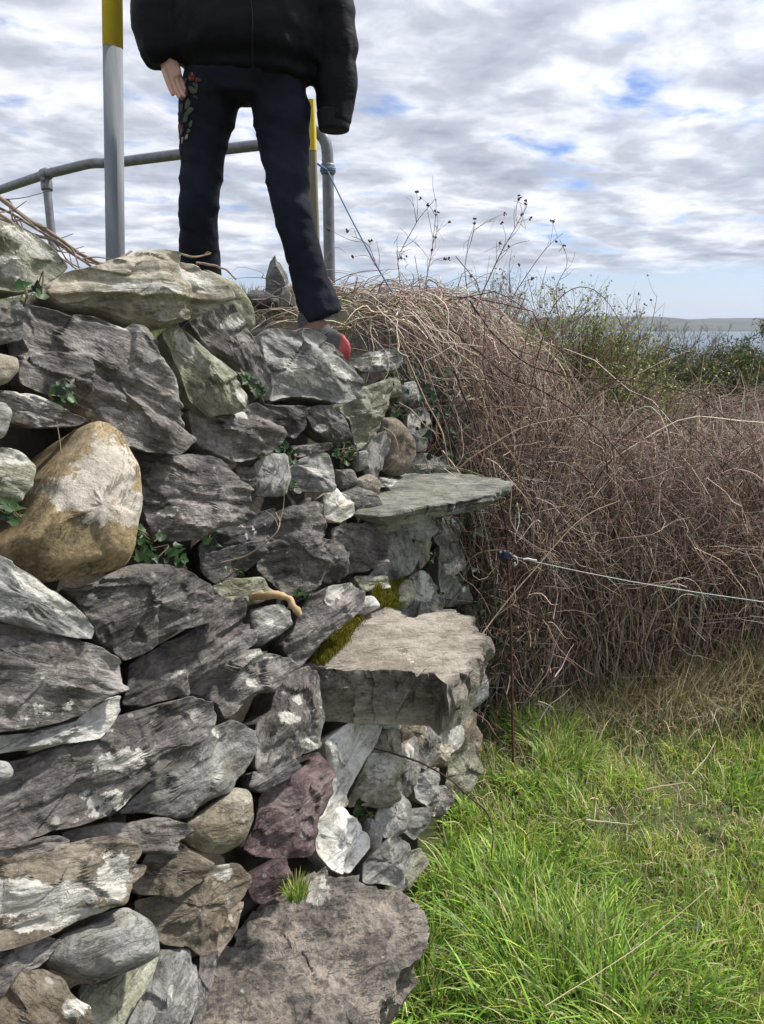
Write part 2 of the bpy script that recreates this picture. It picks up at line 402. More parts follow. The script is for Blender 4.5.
def slab(top, z, thick, mat, label, ang=0, name='step_slab', tilt=(0, 0), seed=1, patches=(), rough=1.0, under=.9, ledge=1.0, ridged=0., stain_shade_amt=0.):
    """A projecting stone tread: top outline in its own near-horizontal plane, broken edges, real thickness."""
    pp = np.array(top, float); c = pp.mean(0); C = Pz(c[0], c[1], z)
    nb = np.array([tilt[0], tilt[1], 1.]); nb /= np.linalg.norm(nb)
    def unp(q): r = ray(q[0], q[1]); return CAM + r * (((C - CAM) @ nb) / (r @ nb))
    W = np.array([unp(q) for q in pp])
    X = np.array([math.cos(R(ang)), math.sin(R(ang)), 0]); X -= nb * (X @ nb); X /= np.linalg.norm(X); Y = np.cross(nb, X)
    L = np.stack([(W - C) @ X, (W - C) @ Y], 1)
    if np.sum(L[:, 0] * np.roll(L[:, 1], -1) - np.roll(L[:, 0], -1) * L[:, 1]) < 0: L = L[::-1]
    nB = 420; B = resample(L, nB); cen = B.mean(0)
    rows = [(0, -thick), (.25, -thick), (.5, -thick), (.75, -thick), (under - .04, -thick * .99), (under, -thick * .95)]
    for k in range(1, 18): f = k / 18; rows.append((under + (1 - under) * min(1, f * 1.4), -thick * (1 - f)))
    rows += [(1.0, -.004), (.993, 0)] + [(s, 0) for s in np.linspace(.98, .02, 62)]
    V = []
    for s, zz in rows[1:]: V.append(np.c_[cen + s * (B - cen), np.full(nB, zz)])
    V = np.concatenate([np.array([[cen[0], cen[1], -thick]])] + V + [np.array([[cen[0], cen[1], 0.]])])
    o3 = np.array([seed * 3.7, seed * 1.3, seed * 5.1])
    rad = V[:, :2] - cen; rl = np.linalg.norm(rad, axis=1) + 1e-6; s_ = np.clip(rl / .15, 0, 1)
    rr = np.repeat([r_[0] for r_ in rows[1:]], nB); rr = np.r_[0, rr, 0]; side = np.clip((rr - .85) / .15, 0, 1)
    lay = np.stack([V[:, 0] * 6, V[:, 1] * 6, V[:, 2] * 110], 1) + o3
    l = vnoise(lay, seed) * .6 + vnoise(lay * np.array([2, 2, 2.2]), seed + 3) * .4
    out = (.009 * ledge * l + .008 * fbm(V * 16 + o3, seed + 5, 4)) * side
    rgs = np.random.default_rng(seed); ch = chips(V * np.array([1, 1, 1]), rgs, .05, .22, .004) + chips(V, rgs, .02, .25, .002)
    out = out + (beds(V[:, 2] * (3.2 / thick) + .3, V[:, 0] * 9 + V[:, 1] * 7, seed + 71) * .008 * ledge + ch * .8) * side
    V[:, 0] += rad[:, 0] / rl * out; V[:, 1] += rad[:, 1] / rl * out; stain_shade = np.clip((side - .55) / .3, 0, 1) * stain_shade_amt  # side mask: algae and painted shade together, tread left clean
    lay2 = V * np.array([5, 22, 20]) + o3
    V[:, 2] += rough * (.010 * fbm(V * np.array([6, 7, 5]) + o3, seed + 7, 3) + .0045 * fbm(lay2, seed + 8, 3) + .0022 * fbm(V * 60 + o3, seed + 9, 3) + ridged * (.016 * (1 - np.abs(fbm(V * np.array([13, 26, 20]) + o3, seed + 12, 4)) * 3.2)) + .12 * ch)
    nR = len(rows) - 1; i = np.arange(nR * nB).reshape(nR, nB) + 1
    F = np.stack([i[:-1], np.roll(i[:-1], -1, 1), np.roll(i[1:], -1, 1), i[1:]], -1).reshape(-1, 4)
    last = len(V) - 1
    F = [tuple(x) for x in F.tolist()] + [(0, int(i[0, (q + 1) % nB]), int(i[0, q])) for q in range(nB)] + [(last, int(i[-1, q]), int(i[-1, (q + 1) % nB])) for q in range(nB)]
    at = np.zeros(len(V))
    for (ex, ey, rx) in patches:
        E = unp((ex, ey)); e2 = np.array([(E - C) @ X, (E - C) @ Y]); at = np.maximum(at, np.clip(1.35 - .85 * np.linalg.norm(V[:, :2] - e2, axis=1) / rx, 0, 1))
    o = mesh_obj(name, V, F, M[mat], None, attrs={'patch': at, 'stain_shade': stain_shade})
    o.matrix_world = Matrix(((X[0], Y[0], nb[0], C[0]), (X[1], Y[1], nb[1], C[1]), (X[2], Y[2], nb[2], C[2]), (0, 0, 0, 1)))
    o.data.set_sharp_from_angle(angle=R(38)); part_under(o, wall); o['label'] = label
    return o

S = stone
# --- top course
S([(-30,205),(0,222),(31,234),(54,248),(70,265),(65,273),(37,290),(20,293),(0,291),(-30,287)], 'olive', .05, -28, 'block', 'grey capstone with dark blotches at the left end of the top', patches=[(28,245,22,9,-25),(10,268,8,14,60)], back=.25)
S([(51,285),(68,273),(102,266),(136,253),(160,249),(194,256),(218,273),(228,295),(211,314),(167,331),(150,328),(112,314),(65,304),(50,296)], 'tan', .05, -4, 'slate', 'broad tan capstone with pale streaks below the grey pole', back=.32, patches=[(140,290,30,6,-5),(195,280,18,10,-20)], Tm=1.3)
S([(200,268),(222,275),(240,285),(252,305),(257,326),(245,337),(228,315)], 'olive', -.03, -50, 'round', back=.22)
S([(186,322),(204,314),(218,302),(231,300),(247,321),(260,347),(272,371),(275,386),(268,397),(256,392),(246,376),(226,363),(208,350)], 'slate', .0, -55, 'block', 'dark wedge shaped stone under the tan capstone', patches=[(236,320,5,16,-62)])
S([(162,334),(180,323),(191,331),(211,353),(235,377),(248,397),(243,411),(211,418),(191,401),(180,377),(170,350)], 'olive', .045, -48, 'block', 'pale olive wedge stone slanting down to the right', patches=[(185,345,16,7,-50),(240,395,6,8,0)])
S([(18,299),(68,305),(112,317),(143,328),(163,343),(180,374),(189,404),(196,438),(177,453),(150,451),(120,440),(98,430),(80,410),(44,393),(20,386),(22,343)], 'slate', .035, -22, 'slate', 'largest dark purple slate with flaking layers, high on the left', patches=[(128,329,10,2.5,-20)], back=.25, Tm=.9)
S([(-25,298),(0,300),(20,302),(24,320),(22,340),(10,345),(-25,349)], 'grey', .07, 0, 'block')
S([(-25,352),(0,353),(20,357),(20,370),(7,385),(-25,388)], 'tan', .06, 0, 'round')
S([(-20,389),(0,391),(34,394),(61,408),(87,420),(78,427),(34,427),(10,420),(-20,415)], 'slate', .05, -18, 'slate', 'flat ledge stone with a white upper edge at the left', patches=[(35,398,26,5,-20)])
S([(-20,400),(6,402),(14,412),(10,425),(4,439),(-20,439)], 'grey', .06, 0, 'round')
S([(84,424),(96,419),(110,420),(127,434),(137,458),(141,485),(138,519),(134,550),(129,567),(112,573),(71,578),(48,583),(27,575),(-2,554),(2,543),(20,526),(37,499),(44,475),(65,448),(78,431)], 'bould', .09, 60, 'round', 'large rounded ochre boulder with a cream lichen patch', patches=[(96,477,32,26,60),(74,503,27,16,-30),(117,510,15,21,-40)], back=.28)
S([(-30,447),(0,447),(20,448),(36,465),(34,485),(17,502),(0,512),(-30,517)], 'olive', .06, -10, 'block', patches=[(14,458,16,8,0)])
S([(-30,548),(0,557),(20,567),(58,591),(82,611),(95,628),(92,638),(73,637),(41,631),(20,624),(0,618),(-30,614)], 'pale', .08, -30, 'block', 'pale bluish slab slanting below the ochre boulder', patches=[(40,592,34,7,-32)])
S([(138,456),(170,453),(204,454),(225,463),(238,478),(252,490),(255,512),(238,523),(215,529),(200,541),(177,544),(153,537),(143,512),(139,475)], 'slate', .035, -8, 'slate', 'blocky grey slate with one oval white lichen spot', patches=[(168,512,8,4.5,10)])
S([(188,412),(199,414),(222,419),(243,412),(256,400),(272,412),(284,437),(277,448),(256,460),(231,464),(218,455),(199,446),(191,431)], 'slate', .02, -12, 'slate', patches=[(240,416,8,4,0)])
S([(236,466),(257,467),(257,499),(243,499)], 'slate', -.01, -5, 'block')
S([(254,463),(272,454),(285,454),(290,477),(286,496),(256,497),(253,478)], 'grey', .03, 80, 'block')
S([(61,591),(95,584),(133,567),(163,562),(187,567),(201,577),(218,594),(230,605),(215,618),(190,627),(163,641),(140,656),(126,662),(100,646),(93,628),(78,603)], 'slate', .045, 28, 'slate', 'smooth grey slate below the ochre boulder', Tm=.8, led=.6)
S([(-30,615),(0,619),(34,628),(65,637),(102,645),(117,653),(129,663),(126,688),(105,701),(85,717),(58,725),(20,729),(-30,733)], 'slate', .07, -8, 'slate', 'dark rough slate block at the left edge', led=.7)
S([(128,665),(150,652),(190,632),(222,610),(240,596),(254,620),(252,644),(231,661),(204,678),(190,688),(170,699),(146,709),(121,706),(127,684)], 'slate', .03, 30, 'slate', 'purple layered slate slanting up to the right', patches=[(170,676,10,3,20)])
S([(-30,738),(20,735),(78,719),(109,698),(121,693),(122,709),(113,727),(99,740),(65,744),(34,749),(-30,757)], 'pale', .04, 18, 'block', patches=[(110,715,8,12,30)])
S([(-30,770),(20,758),(68,746),(99,736),(119,716),(163,702),(191,697),(211,702),(216,717),(204,736),(184,757),(153,774),(133,791),(112,811),(75,825),(41,838),(0,848),(-30,852)], 'slate', .055, 22, 'slate', 'long slanting purple slate with a pink white lichen patch', patches=[(118,760,22,10,12),(102,726,8,5,0)], back=.25)
S([(190,763),(214,729),(235,719),(255,729),(259,750),(252,770),(235,791),(204,804),(190,818),(157,816),(118,814),(136,797),(160,777)], 'grey', .02, 35, 'block', 'plain green grey block beside the slanting slate', patches=[(214,731,3,8,40)], led=.2)
S([(184,826),(211,806),(235,788),(252,791),(256,818),(245,842),(221,856),(201,853),(184,840)], 'tan', .03, 5, 'round', 'small squarish rounded tan block')
S([(-30,764),(0,760),(10,762),(16,772),(12,781),(-30,789)], 'pale', .075, 10, 'round')
S([(61,831),(112,821),(163,818),(191,825),(198,832),(180,842),(170,853),(143,854),(102,846),(65,839)], 'slate', .02, 4, 'slate')
S([(-30,862),(0,860),(34,851),(68,844),(116,838),(136,841),(148,849),(138,863),(153,864),(150,873),(135,884),(124,905),(112,916),(85,926),(48,936),(0,946),(-30,950)], 'brown', .075, 10, 'slate', 'layered brown slate with a broad white crust', patches=[(40,898,60,11,8),(115,878,17,20,20),(60,918,40,7,8),(5,885,25,6,0)], back=.22)
S([(-30,850),(34,842),(58,834),(72,841),(50,853),(10,862),(-30,868)], 'slate', .03, 12, 'slate')
S([(130,888),(146,854),(177,842),(204,858),(216,866),(204,882),(177,896),(140,896)], 'brown', .02, -15, 'block')
S([(133,899),(170,897),(191,888),(211,868),(238,861),(252,878),(245,892),(228,912),(218,929),(218,950),(204,958),(190,948),(163,944),(136,914)], 'brown', .03, 20, 'block', 'rusty brown stone with one round white lichen spot', patches=[(225,872,9,8,0)])
S([(61,936),(102,922),(126,904),(150,919),(161,939),(160,957),(136,970),(102,983),(75,980),(46,968),(44,953)], 'grey', .07, 18, 'round', 'speckled grey rounded boulder near the lower left corner')
S([(-30,952),(0,947),(44,937),(60,940),(42,967),(20,975),(0,1000),(-30,1008)], 'slate', .02, 20, 'slate')
S([(-30,1010),(0,1003),(20,973),(44,968),(61,977),(78,997),(92,1006),(90,1030),(85,1070),(-30,1070)], 'brown', .06, -40, 'block', 'rusty orange and brown stone in the lower left corner', patches=[(74,1008,12,8,0)])
S([(82,984),(102,983),(136,967),(158,957),(150,985),(136,1004),(120,1030),(100,1066),(76,1060)], 'olive', .02, 55, 'slate')
S([(158,950),(191,948),(198,974),(197,1000),(187,1030),(180,1070),(110,1070),(143,994)], 'grey', .0, 60, 'block', patches=[(166,990,5,6,0)])
S([(200,955),(219,948),(216,972),(206,1000),(200,1030),(192,1030),(197,980)], 'slate', -.01, 70, 'slate')
S([(245,880),(286,853),(292,879),(284,893),(264,906),(251,898)], 'maroon', .0, 20, 'block')
S([(218,920),(232,905),(246,900),(240,925),(228,945),(218,960)], 'brown', .0, 60, 'block')
# --- middle
S([(259,794),(282,782),(314,757),(324,747),(335,768),(328,802),(318,821),(318,849),(310,858),(259,859),(243,851),(255,829)], 'maroon', .02, 40, 'block', 'maroon block in the lower middle of the wall', led=.5)
S([(322,742),(349,723),(386,718),(378,735),(368,756),(352,784),(343,805),(328,819),(314,820),(322,786),(328,762)], 'quartz', .03, 55, 'block', 'pale grey leaning stone beneath the middle step', led=.4, patches=[(372,730,10,10,0)])
S([(280,681),(310,664),(318,681),(325,714),(322,746),(297,758),(280,767),(254,771),(256,725),(272,712)], 'slate', .03, 75, 'block', 'dark upright block with white streaks left of the middle step', patches=[(284,718,9,6,0),(306,744,4,12,80),(297,700,5,5,0)], led=.5)
S([(252,772),(286,766),(304,753),(301,766),(282,784),(262,794),(248,787)], 'slateb', .01, 30, 'slate')
S([(186,691),(205,666),(237,651),(268,651),(291,658),(299,668),(280,681),(272,690),(251,697),(232,716),(224,720),(216,704),(203,697)], 'slate', .035, 25, 'slate', patches=[(258,656,14,5,10),(252,682,6,5,0)])
S([(250,610),(262,607),(286,604),(291,626),(277,638),(261,648),(251,640)], 'grey', .03, 20, 'block', patches=[(267,622,4,4,0)])
S([(290,632),(298,612),(309,597),(330,586),(349,581),(362,592),(364,608),(346,622),(327,641),(313,656),(300,665),(289,661),(282,648)], 'slate', .045, 32, 'slate', 'purple grey stone with a white lichen patch beside the moss', patches=[(335,590,9,9,0),(329,600,5,7,0)], led=.6)
S([(256,572),(262,541),(272,521),(290,505),(320,502),(328,517),(326,532),(318,545),(330,560),(328,577),(315,588),(298,594),(284,592),(266,580)], 'slate', .045, 8, 'slate', 'dark lumpy slate in the centre of the wall', Tm=1.2)
S([(198,545),(215,530),(250,515),(277,508),(268,535),(262,560),(240,577),(215,582),(200,572)], 'slateb', -.03, 12, 'slate')
S([(203,590),(230,578),(267,575),(277,592),(262,602),(235,608),(213,602)], 'olive', .0, 12, 'slate')
S([(318,535),(346,543),(350,573),(330,585),(314,576)], 'slate', .02, 20, 'block')
S([(330,530),(350,524),(370,524),(389,542),(392,560),(367,573),(348,574),(334,560)], 'slate', .03, -10, 'block', patches=[])
S([(374,533),(406,528),(422,555),(418,570),(394,582),(366,579),(385,556)], 'grey', .02, -70, 'slate', 'smooth grey slate block between the upper two steps', led=.5)
S([(362,524),(398,516),(403,530),(376,533)], 'olive', .03, 5, 'slate')
S([(400,518),(425,514),(437,530),(425,541),(402,533)], 'pale', .03, 10, 'block', patches=[(415,525,10,6,0)])
S([(429,517),(451,513),(460,535),(450,553),(436,541)], 'grey', .03, -60, 'block', patches=[(448,520,6,7,0)])
S([(414,537),(431,539),(430,558),(420,568)], 'olive', .02, -60, 'block')
S([(440,548),(461,546),(465,577),(453,597),(441,593),(439,570)], 'grey', .02, 80, 'block', patches=[(452,570,6,10,80)])
S([(452,510),(474,510),(472,533),(460,536)], 'brown', .0, 85, 'block')
S([(409,581),(416,574),(426,573),(434,588),(442,606),(426,617),(403,615),(408,597)], 'grey', .04, 70, 'block', 'stone capped with bright white lichen above the middle step', patches=[(420,590,10,13,80),(424,575,9,4,0)])
S([(355,577),(386,576),(390,587),(365,591)], 'olive', .04, 0, 'slate')
S([(372,592),(390,584),(410,580),(414,598),(404,610),(380,608)], 'olive', .02, 0, 'round')
S([(442,594),(467,584),(472,603),(448,607)], 'grey', .01, 0, 'round', patches=[(440,598,5,4,0)])
S([(352,600),(372,596),(380,606),(362,616),(350,612)], 'pale', .02, 20, 'round')
# --- foot stone and its neighbours
S([(260,332),(284,326),(310,333),(336,346),(357,365),(365,384),(361,400),(339,403),(315,398),(300,395),(270,400),(274,386),(264,360)], 'grey', .04, -22, 'block', 'large pale grey stone under the red toed shoe', back=.5, patches=[(300,372,8,20,60),(340,372,14,6,-30)], Tm=.8, led=.2)
S([(337,408),(362,386),(388,380),(391,397),(382,428),(357,453),(353,436),(349,420)], 'olive', .03, 12, 'slate', 'squared stone with layered end below the walker')
S([(266,402),(305,405),(310,423),(294,440),(281,432),(264,416)], 'slate', .02, -15, 'slate')
S([(303,407),(331,406),(343,415),(354,438),(336,445),(315,432),(308,419)], 'slate', .03, -35, 'block', patches=[(320,428,4,4,0)])
S([(287,446),(331,442),(333,448),(297,458)], 'slate', .02, 5, 'slate')
S([(288,468),(305,457),(328,452),(335,468),(333,492),(294,494)], 'grey', .02, -5, 'block', patches=[(315,472,3,14,85)])
S([(361,447),(384,433),(388,447),(379,478),(366,480)], 'grey', .01, 75, 'slate')
S([(352,454),(368,451),(366,468),(356,471)], 'grey', .0, 10, 'round')
S([(333,470),(352,470),(358,484),(340,490)], 'slate', .0, 0, 'round')
S([(379,434),(384,420),(398,421),(411,440),(413,457),(405,471),(391,474),(383,469)], 'brown', .02, 70, 'round', 'round brown stone ringed by a thin vine')
S([(408,412),(426,409),(431,428),(426,448),(412,449),(409,430)], 'grey', .0, 80, 'block', patches=[(418,424,8,18,85)])
S([(408,453),(429,455),(446,461),(458,474),(410,476)], 'grey', .02, 0, 'block', patches=[(430,466,18,7,-15)])
S([(444,392),(459,390),(466,422),(457,431),(447,423)], 'grey', -.02, 80, 'block')
S([(456,431),(467,427),(470,450),(459,452)], 'grey', -.02, 80, 'block')
S([(349,360),(386,349),(403,355),(396,368),(364,372)], 'grey', .02, 8, 'slate', patches=[(375,360,20,6,10)])
S([(383,377),(398,379),(401,396),(386,398)], 'olive', .0, 0, 'round')
S([(400,385),(415,382),(420,398),(410,408),(398,402)], 'grey', -.01, 0, 'round', patches=[(408,390,6,5,0)])
S([(355,481),(370,474),(381,483),(376,495),(362,493)], 'tan', .05, 20, 'round')
S([(336,496),(355,487),(374,493),(382,505),(372,514),(345,514)], 'slate', .04, -5, 'round')
S([(324,497),(334,489),(350,499),(353,514),(340,522),(326,517)], 'quartz', .04, 40, 'block', 'small bright white stone left of the upper step')
S([(376,479),(398,480),(391,487),(377,488)], 'quartz', .05, 0, 'slate')
# --- foot of the wall, far side
S([(344,807),(357,784),(370,752),(387,752),(400,750),(402,769),(398,800),(389,808)], 'tan', .02, 4, 'slate', 'brown block with a white face under the middle step', patches=[(378,768,11,16,75)])
S([(370,748),(384,731),(399,728),(401,751),(372,753)], 'tan', -.01, 0, 'block')
S([(384,722),(404,716),(400,729),(386,736)], 'quartz', .0, 10, 'slate')
S([(399,719),(423,717),(421,742),(402,751)], 'brown', -.01, 5, 'block')
S([(400,752),(416,741),(419,767),(411,790),(399,794)], 'slate', .0, 80, 'block', patches=[(408,752,4,8,0)])
S([(427,719),(445,706),(459,718),(460,738),(448,752),(436,740)], 'quartz', .03, 60, 'round', 'rounded white boulder by the grass under the middle step')
S([(420,721),(439,725),(437,746),(427,764),(417,762),(417,738)], 'slate', .01, 65, 'block')
S([(431,745),(452,747),(446,761),(429,764)], 'tan', .0, 0, 'round')
S([(415,780),(436,770),(439,792),(427,802),(417,796)], 'grey', .0, 10, 'round')
S([(402,813),(424,810),(428,822),(414,836),(402,828)], 'grey', .0, 0, 'round')
S([(381,805),(399,793),(409,805),(404,827),(393,838),(383,835),(375,817)], 'grey', .02, 60, 'block', 'pinkish grey stone right of the dark gap')
S([(376,850),(396,833),(412,845),(410,866),(402,886),(384,884),(361,882),(364,862)], 'grey', .01, 40, 'block')
S([(395,868),(420,852),(425,866),(402,889),(386,896)], 'olive', .01, 40, 'slate')
S([(315,825),(341,805),(350,813),(370,837),(372,849),(354,877),(330,869),(317,853)], 'quartz', .05, 50, 'block', 'bright white quartz stone at the foot of the wall')
S([(366,818),(378,822),(382,842),(372,852),(366,836)], 'grey', .0, 80, 'round')
S([(454,688),(474,664),(486,680),(487,698),(468,711),(451,706)], 'pale', .02, 30, 'round', 'pale stone peeping out right of the middle step')
S([(450,722),(470,714),(480,735),(472,762),(458,757)], 'brown', -.01, 60, 'block')
S([(452,764),(470,748),(479,770),(466,792),(448,794)], 'olive', .0, 40, 'block')
S([(466,600),(476,606),(484,630),(478,648),(468,640)], 'slate', -.02, 80, 'block')
S([(428,796),(444,788),(452,802),(440,816),(428,812)], 'slate', .0, 0, 'round')
print('traced stones', n_stone)
# --- the three treads
slab([(192,1010),(219,977),(231,938),(243,920),(278,895),(298,885),(329,877),(364,883),(400,898),(408,908),(421,912),(424,934),(419,957),(402,975),(390,997),(378,1016),(372,1045),(352,1090),(205,1110),(160,1060)], .38, .17, 'rough', 'lowest step slab with a rough rippled pinkish brown face', 20, seed=3, rough=1.35, tilt=(.12, -.22), patches=[(318,893,.025)], ledge=1.2, ridged=.45)
slab([(300,668),(330,640),(350,610),(379,604),(416,616),(441,610),(474,617),(478,632),(487,637),(480,655),(458,678),(446,684),(440,673),(400,671),(350,671)], .765, .140, 'slab', 'middle step slab of thick weathered tan stone with mossy inner edge', 10, seed=5, rough=.55, ledge=.35, under=.93, stain_shade_amt=1.)
slab([(356,512),(368,504),(385,488),(402,473),(430,474),(452,471),(494,476),(513,482),(503,489),(494,496),(470,499),(452,504),(428,505),(408,511),(380,514)], 1.02, .048, 'slabg', 'uppermost step slab of thin green grey slate', 8, seed=8, rough=.5, ledge=1.6, under=.84, tilt=(.03, .0), stain_shade_amt=.7)

# --- rubble between and behind the large stones, and the courses further along
def facets_(k):
    r_ = np.random.default_rng(k + 900); q = r_.normal(0, 1, (9, 3)); q /= np.linalg.norm(q, axis=1, keepdims=True); return q, r_.uniform(.55, .95, 9)
def blob_batch(cs, sizes, rots, seed, ang_=False):
    u = np.linspace(0, 2 * math.pi, 18, endpoint=False); v = np.linspace(-math.pi / 2, math.pi / 2, 11)
    cu, su = np.cos(u), np.sin(u); sg = lambda x, e: np.sign(x) * np.abs(x) ** e
    Vs, Fs = [], []; nb_ = 0
    i = np.arange(11 * 18).reshape(11, 18)
    Fq = np.stack([i[:-1], np.roll(i[:-1], -1, 1), np.roll(i[1:], -1, 1), i[1:]], -1).reshape(-1, 4)
    for k, (c, s, r) in enumerate(zip(cs, sizes, rots)):
        x = sg(np.cos(v), .6)[:, None] * sg(cu, .65)[None]; y = sg(np.cos(v), .6)[:, None] * sg(su, .65)[None]; z = np.repeat(sg(np.sin(v), .75)[:, None], 18, 1)
        P = np.stack([x, y, z], -1).reshape(-1, 3)
        if ang_: P = np.minimum(1.0, np.min(np.stack([1.0 / np.maximum(1e-3, (P @ q_) / w_) for q_, w_ in zip(*facets_(k))]), 0))[:, None] * P
        P = P * (1 + .22 * fbm(P * 1.3 + k * 3.1, seed, 3))[:, None] * s
        P[:, 2] += s[2] * .25 * vnoise(P / s * np.array([1.5, 1.5, 5]) + k, seed + 2)
        Vs.append(P @ r.T + c); Fs.append(Fq + nb_); nb_ += len(P)
    return np.concatenate(Vs), np.concatenate(Fs)
def z_top(y):   # height of the wall along its length
    return np.interp(y, [-2, 1.0, 1.5, 1.9, 2.25, 2.5, 2.85, 3.2, 4.5], [1.56, 1.57, 1.5, 1.36, 1.39, 1.50, 1.60, 1.61, 1.5])
cs, sz, rt = [], [], []
def fill(n, y0, y1, inset, smin, smax, outside=False, z1=None):
    for _ in range(n):
        y = rng.uniform(y0, y1); z = rng.uniform(0, z_top(y) - .05)
        P = np.array([face_x(y, z), y, z]) - FNU * rng.uniform(*inset)
        if outside:   # only where the traced courses are not
            d = P - CAM; dep = d @ np.array([0, cp, -sp])
            if dep > .1:
                px = 382 + FPX * d[0] / dep; py = 512 - FPX * (d @ np.array([0, sp, cp])) / dep
                if -10 < px < 480 and 200 < py < 1050: continue
        a = math.atan(FM) * -1; s = rng.uniform(smin, smax)
        r = (Matrix.Rotation(math.pi / 2 + a + rng.normal(0, .15), 3, 'Z') @ Matrix.Rotation(rng.normal(0, .25), 3, 'Y') @ Matrix.Rotation(rng.normal(0, .3), 3, 'X'))
        cs.append(P); sz.append(np.array([s * rng.uniform(.9, 1.6), s * .9, s * rng.uniform(.4, .7)])); rt.append(np.array(r))
fill(330, .2, 3.1, (.13, .175), .03, .065)
fill(520, -1.2, 3.6, (.03, .08), .05, .10, True)
V, F = blob_batch(cs, sz, rt, 5, True)
o = mesh_obj('rubble', V, F, M['slate'], attrs={'patch': np.zeros(len(V))}); o.data.set_sharp_from_angle(angle=R(30)); part_under(o, wall); o['kind'] = 'stuff'
# earth packed in the middle of the wall
ny, nz = 130, 44
ys = np.linspace(-1.4, 3.7, ny); V = []
prof = [(-.11, t_) for t_ in np.linspace(-.05, 1, nz)]
rowsV = []
for y in ys:
    zt = float(z_top(y)) - .03; row = []
    for ins, t_ in prof: z = t_ * zt; row.append([face_x(y, z) + ins, y, z])
    xb = face_x(y, zt) - .11
    for dx in (.12, .25, .45): row.append([xb - dx, y, zt - .02 * (dx > .2)])
    row.append([xb - .6, y, zt - .25]); row.append([xb - .6, y, -.1]); rowsV.append(row)
A = np.array(rowsV); nk = A.shape[1]; V = A.reshape(-1, 3)
V = V + fbm(V * 8, 44, 4)[:, None] * .03 * np.array([1, .3, .6])
i = np.arange(ny * nk).reshape(ny, nk)
F = np.stack([i[:-1, :-1], i[1:, :-1], i[1:, 1:], i[:-1, 1:]], -1).reshape(-1, 4)
M['earth'] = simple('packed_earth', (.018, .014, .010), (.055, .043, .03), .95, 30, .8, bd=.01)
o = mesh_obj('earth_fill', V, F, M['earth']); part_under(o, wall)
# ------------------------------------------------------------------ LIGHT, SKY
SUN_EL, SUN_AZ = 52.0, 66.0     # azimuth from +Y towards +X
sd = bpy.data.lights.new('sun', 'SUN'); so = bpy.data.objects.new('sun', sd); col.objects.link(so)
sd.energy = 2.8; sd.angle = R(3); sd.color = (1, .955, .88)
dv = Vector((math.sin(R(SUN_AZ)) * math.cos(R(SUN_EL)), math.cos(R(SUN_AZ)) * math.cos(R(SUN_EL)), math.sin(R(SUN_EL))))
so.rotation_euler = (-dv).to_track_quat('-Z', 'Y').to_euler(); so.location = (4, 4, 9)
w = bpy.data.worlds.new('World'); sc.world = w; w.use_nodes = True
nt = w.node_tree; nt.nodes.clear(); g = G(nt)
sky = g.n('ShaderNodeTexSky', sky_type='NISHITA'); sky.sun_disc = False; sky.sun_elevation = R(SUN_EL); sky.sun_rotation = R(SUN_AZ)
sky.air_density = 1.0; sky.dust_density = .6; sky.ozone_density = 2.5
out = nt.nodes.new('ShaderNodeOutputWorld')
tc = g.n('ShaderNodeTexCoord').outputs['Generated']
sx_ = g.n('ShaderNodeSeparateXYZ'); g.set(sx_.inputs[0], tc)
zz = g.math('MAXIMUM', sx_.outputs[2], .0)
den = g.math('ADD', zz, .15)
cx = g.n('ShaderNodeCombineXYZ'); g.set(cx.inputs[0], g.math('DIVIDE', sx_.outputs[0], den)); g.set(cx.inputs[1], g.math('DIVIDE', sx_.outputs[1], den))
pv = cx.outputs[0]
pr = g.n('ShaderNodeVectorRotate', rotation_type='Z_AXIS'); g.set(pr.inputs['Vector'], pv); pr.inputs['Angle'].default_value = R(-14)
pq = g.vmath('MULTIPLY', pr.outputs[0], (1.75, 2.0, 1))
warp = g.n('ShaderNodeTexNoise'); g.set(warp.inputs['Vector'], pq); warp.inputs['Scale'].default_value = 1.3; warp.inputs['Detail'].default_value = 3
pw = g.vmath('ADD', pq, g.vmath('SCALE', g.vmath('SUBTRACT', warp.outputs['Color'], (.5, .5, .5)), .45))
big = g.noise(g.vmath('ADD', pw, (4.2, 1.7, 0)), 1.0, 6, .58)
cell = g.noise(g.vmath('ADD', pw, (8, 3, 0)), 2.3, 8, .56)
puff = g.vor(pw, 4.6)
f = g.math('ADD', g.math('MULTIPLY', big, .55), g.math('ADD', g.math('MULTIPLY', cell, .5), g.math('MULTIPLY', puff, -.10)))
cover = g.math('MULTIPLY', g.mr(f, .30, .43), g.mr(cell, .30, .44, .72, 1.0))                                  # few small blue gaps
edge = g.mr(g.math('ADD', sx_.outputs[2], g.math('MULTIPLY', g.math('SUBTRACT', g.noise(g.vmath('MULTIPLY', tc, (5, 5, 40)), 3, 5, .6), .5), .03)), .058, .076)
cover = g.math('MULTIPLY', cover, edge)
# thickness decides how grey a cloud's underside is
th = g.noise(g.vmath('ADD', pw, (1.3, 6.1, 0)), 1.6, 8, .56)
den_ = g.math('ADD', g.math('MULTIPLY', th, .6), g.math('MULTIPLY', f, .4))
cc = g.ramp(den_, [(.36, (1.0, 1.01, 1.04)), (.44, (.78, .81, .88)), (.52, (.52, .555, .64)), (.64, (.34, .375, .46))])
sd_ = g.n('ShaderNodeVectorMath', operation='DOT_PRODUCT'); g.set(sd_.inputs[0], tc); sd_.inputs[1].default_value = dv
glow = g.math('POWER', g.math('MAXIMUM', sd_.outputs['Value'], 0.), 5.)
cc = g.mix(1., cc, g.math('ADD', g.math('MULTIPLY', glow, 1.0), .98), 'MULTIPLY')
bk1 = g.n('ShaderNodeBackground'); g.set(bk1.inputs[0], g.mix(1., sky.outputs[0], (.88, .90, 1.12), 'MULTIPLY')); bk1.inputs[1].default_value = SKY_S = .068
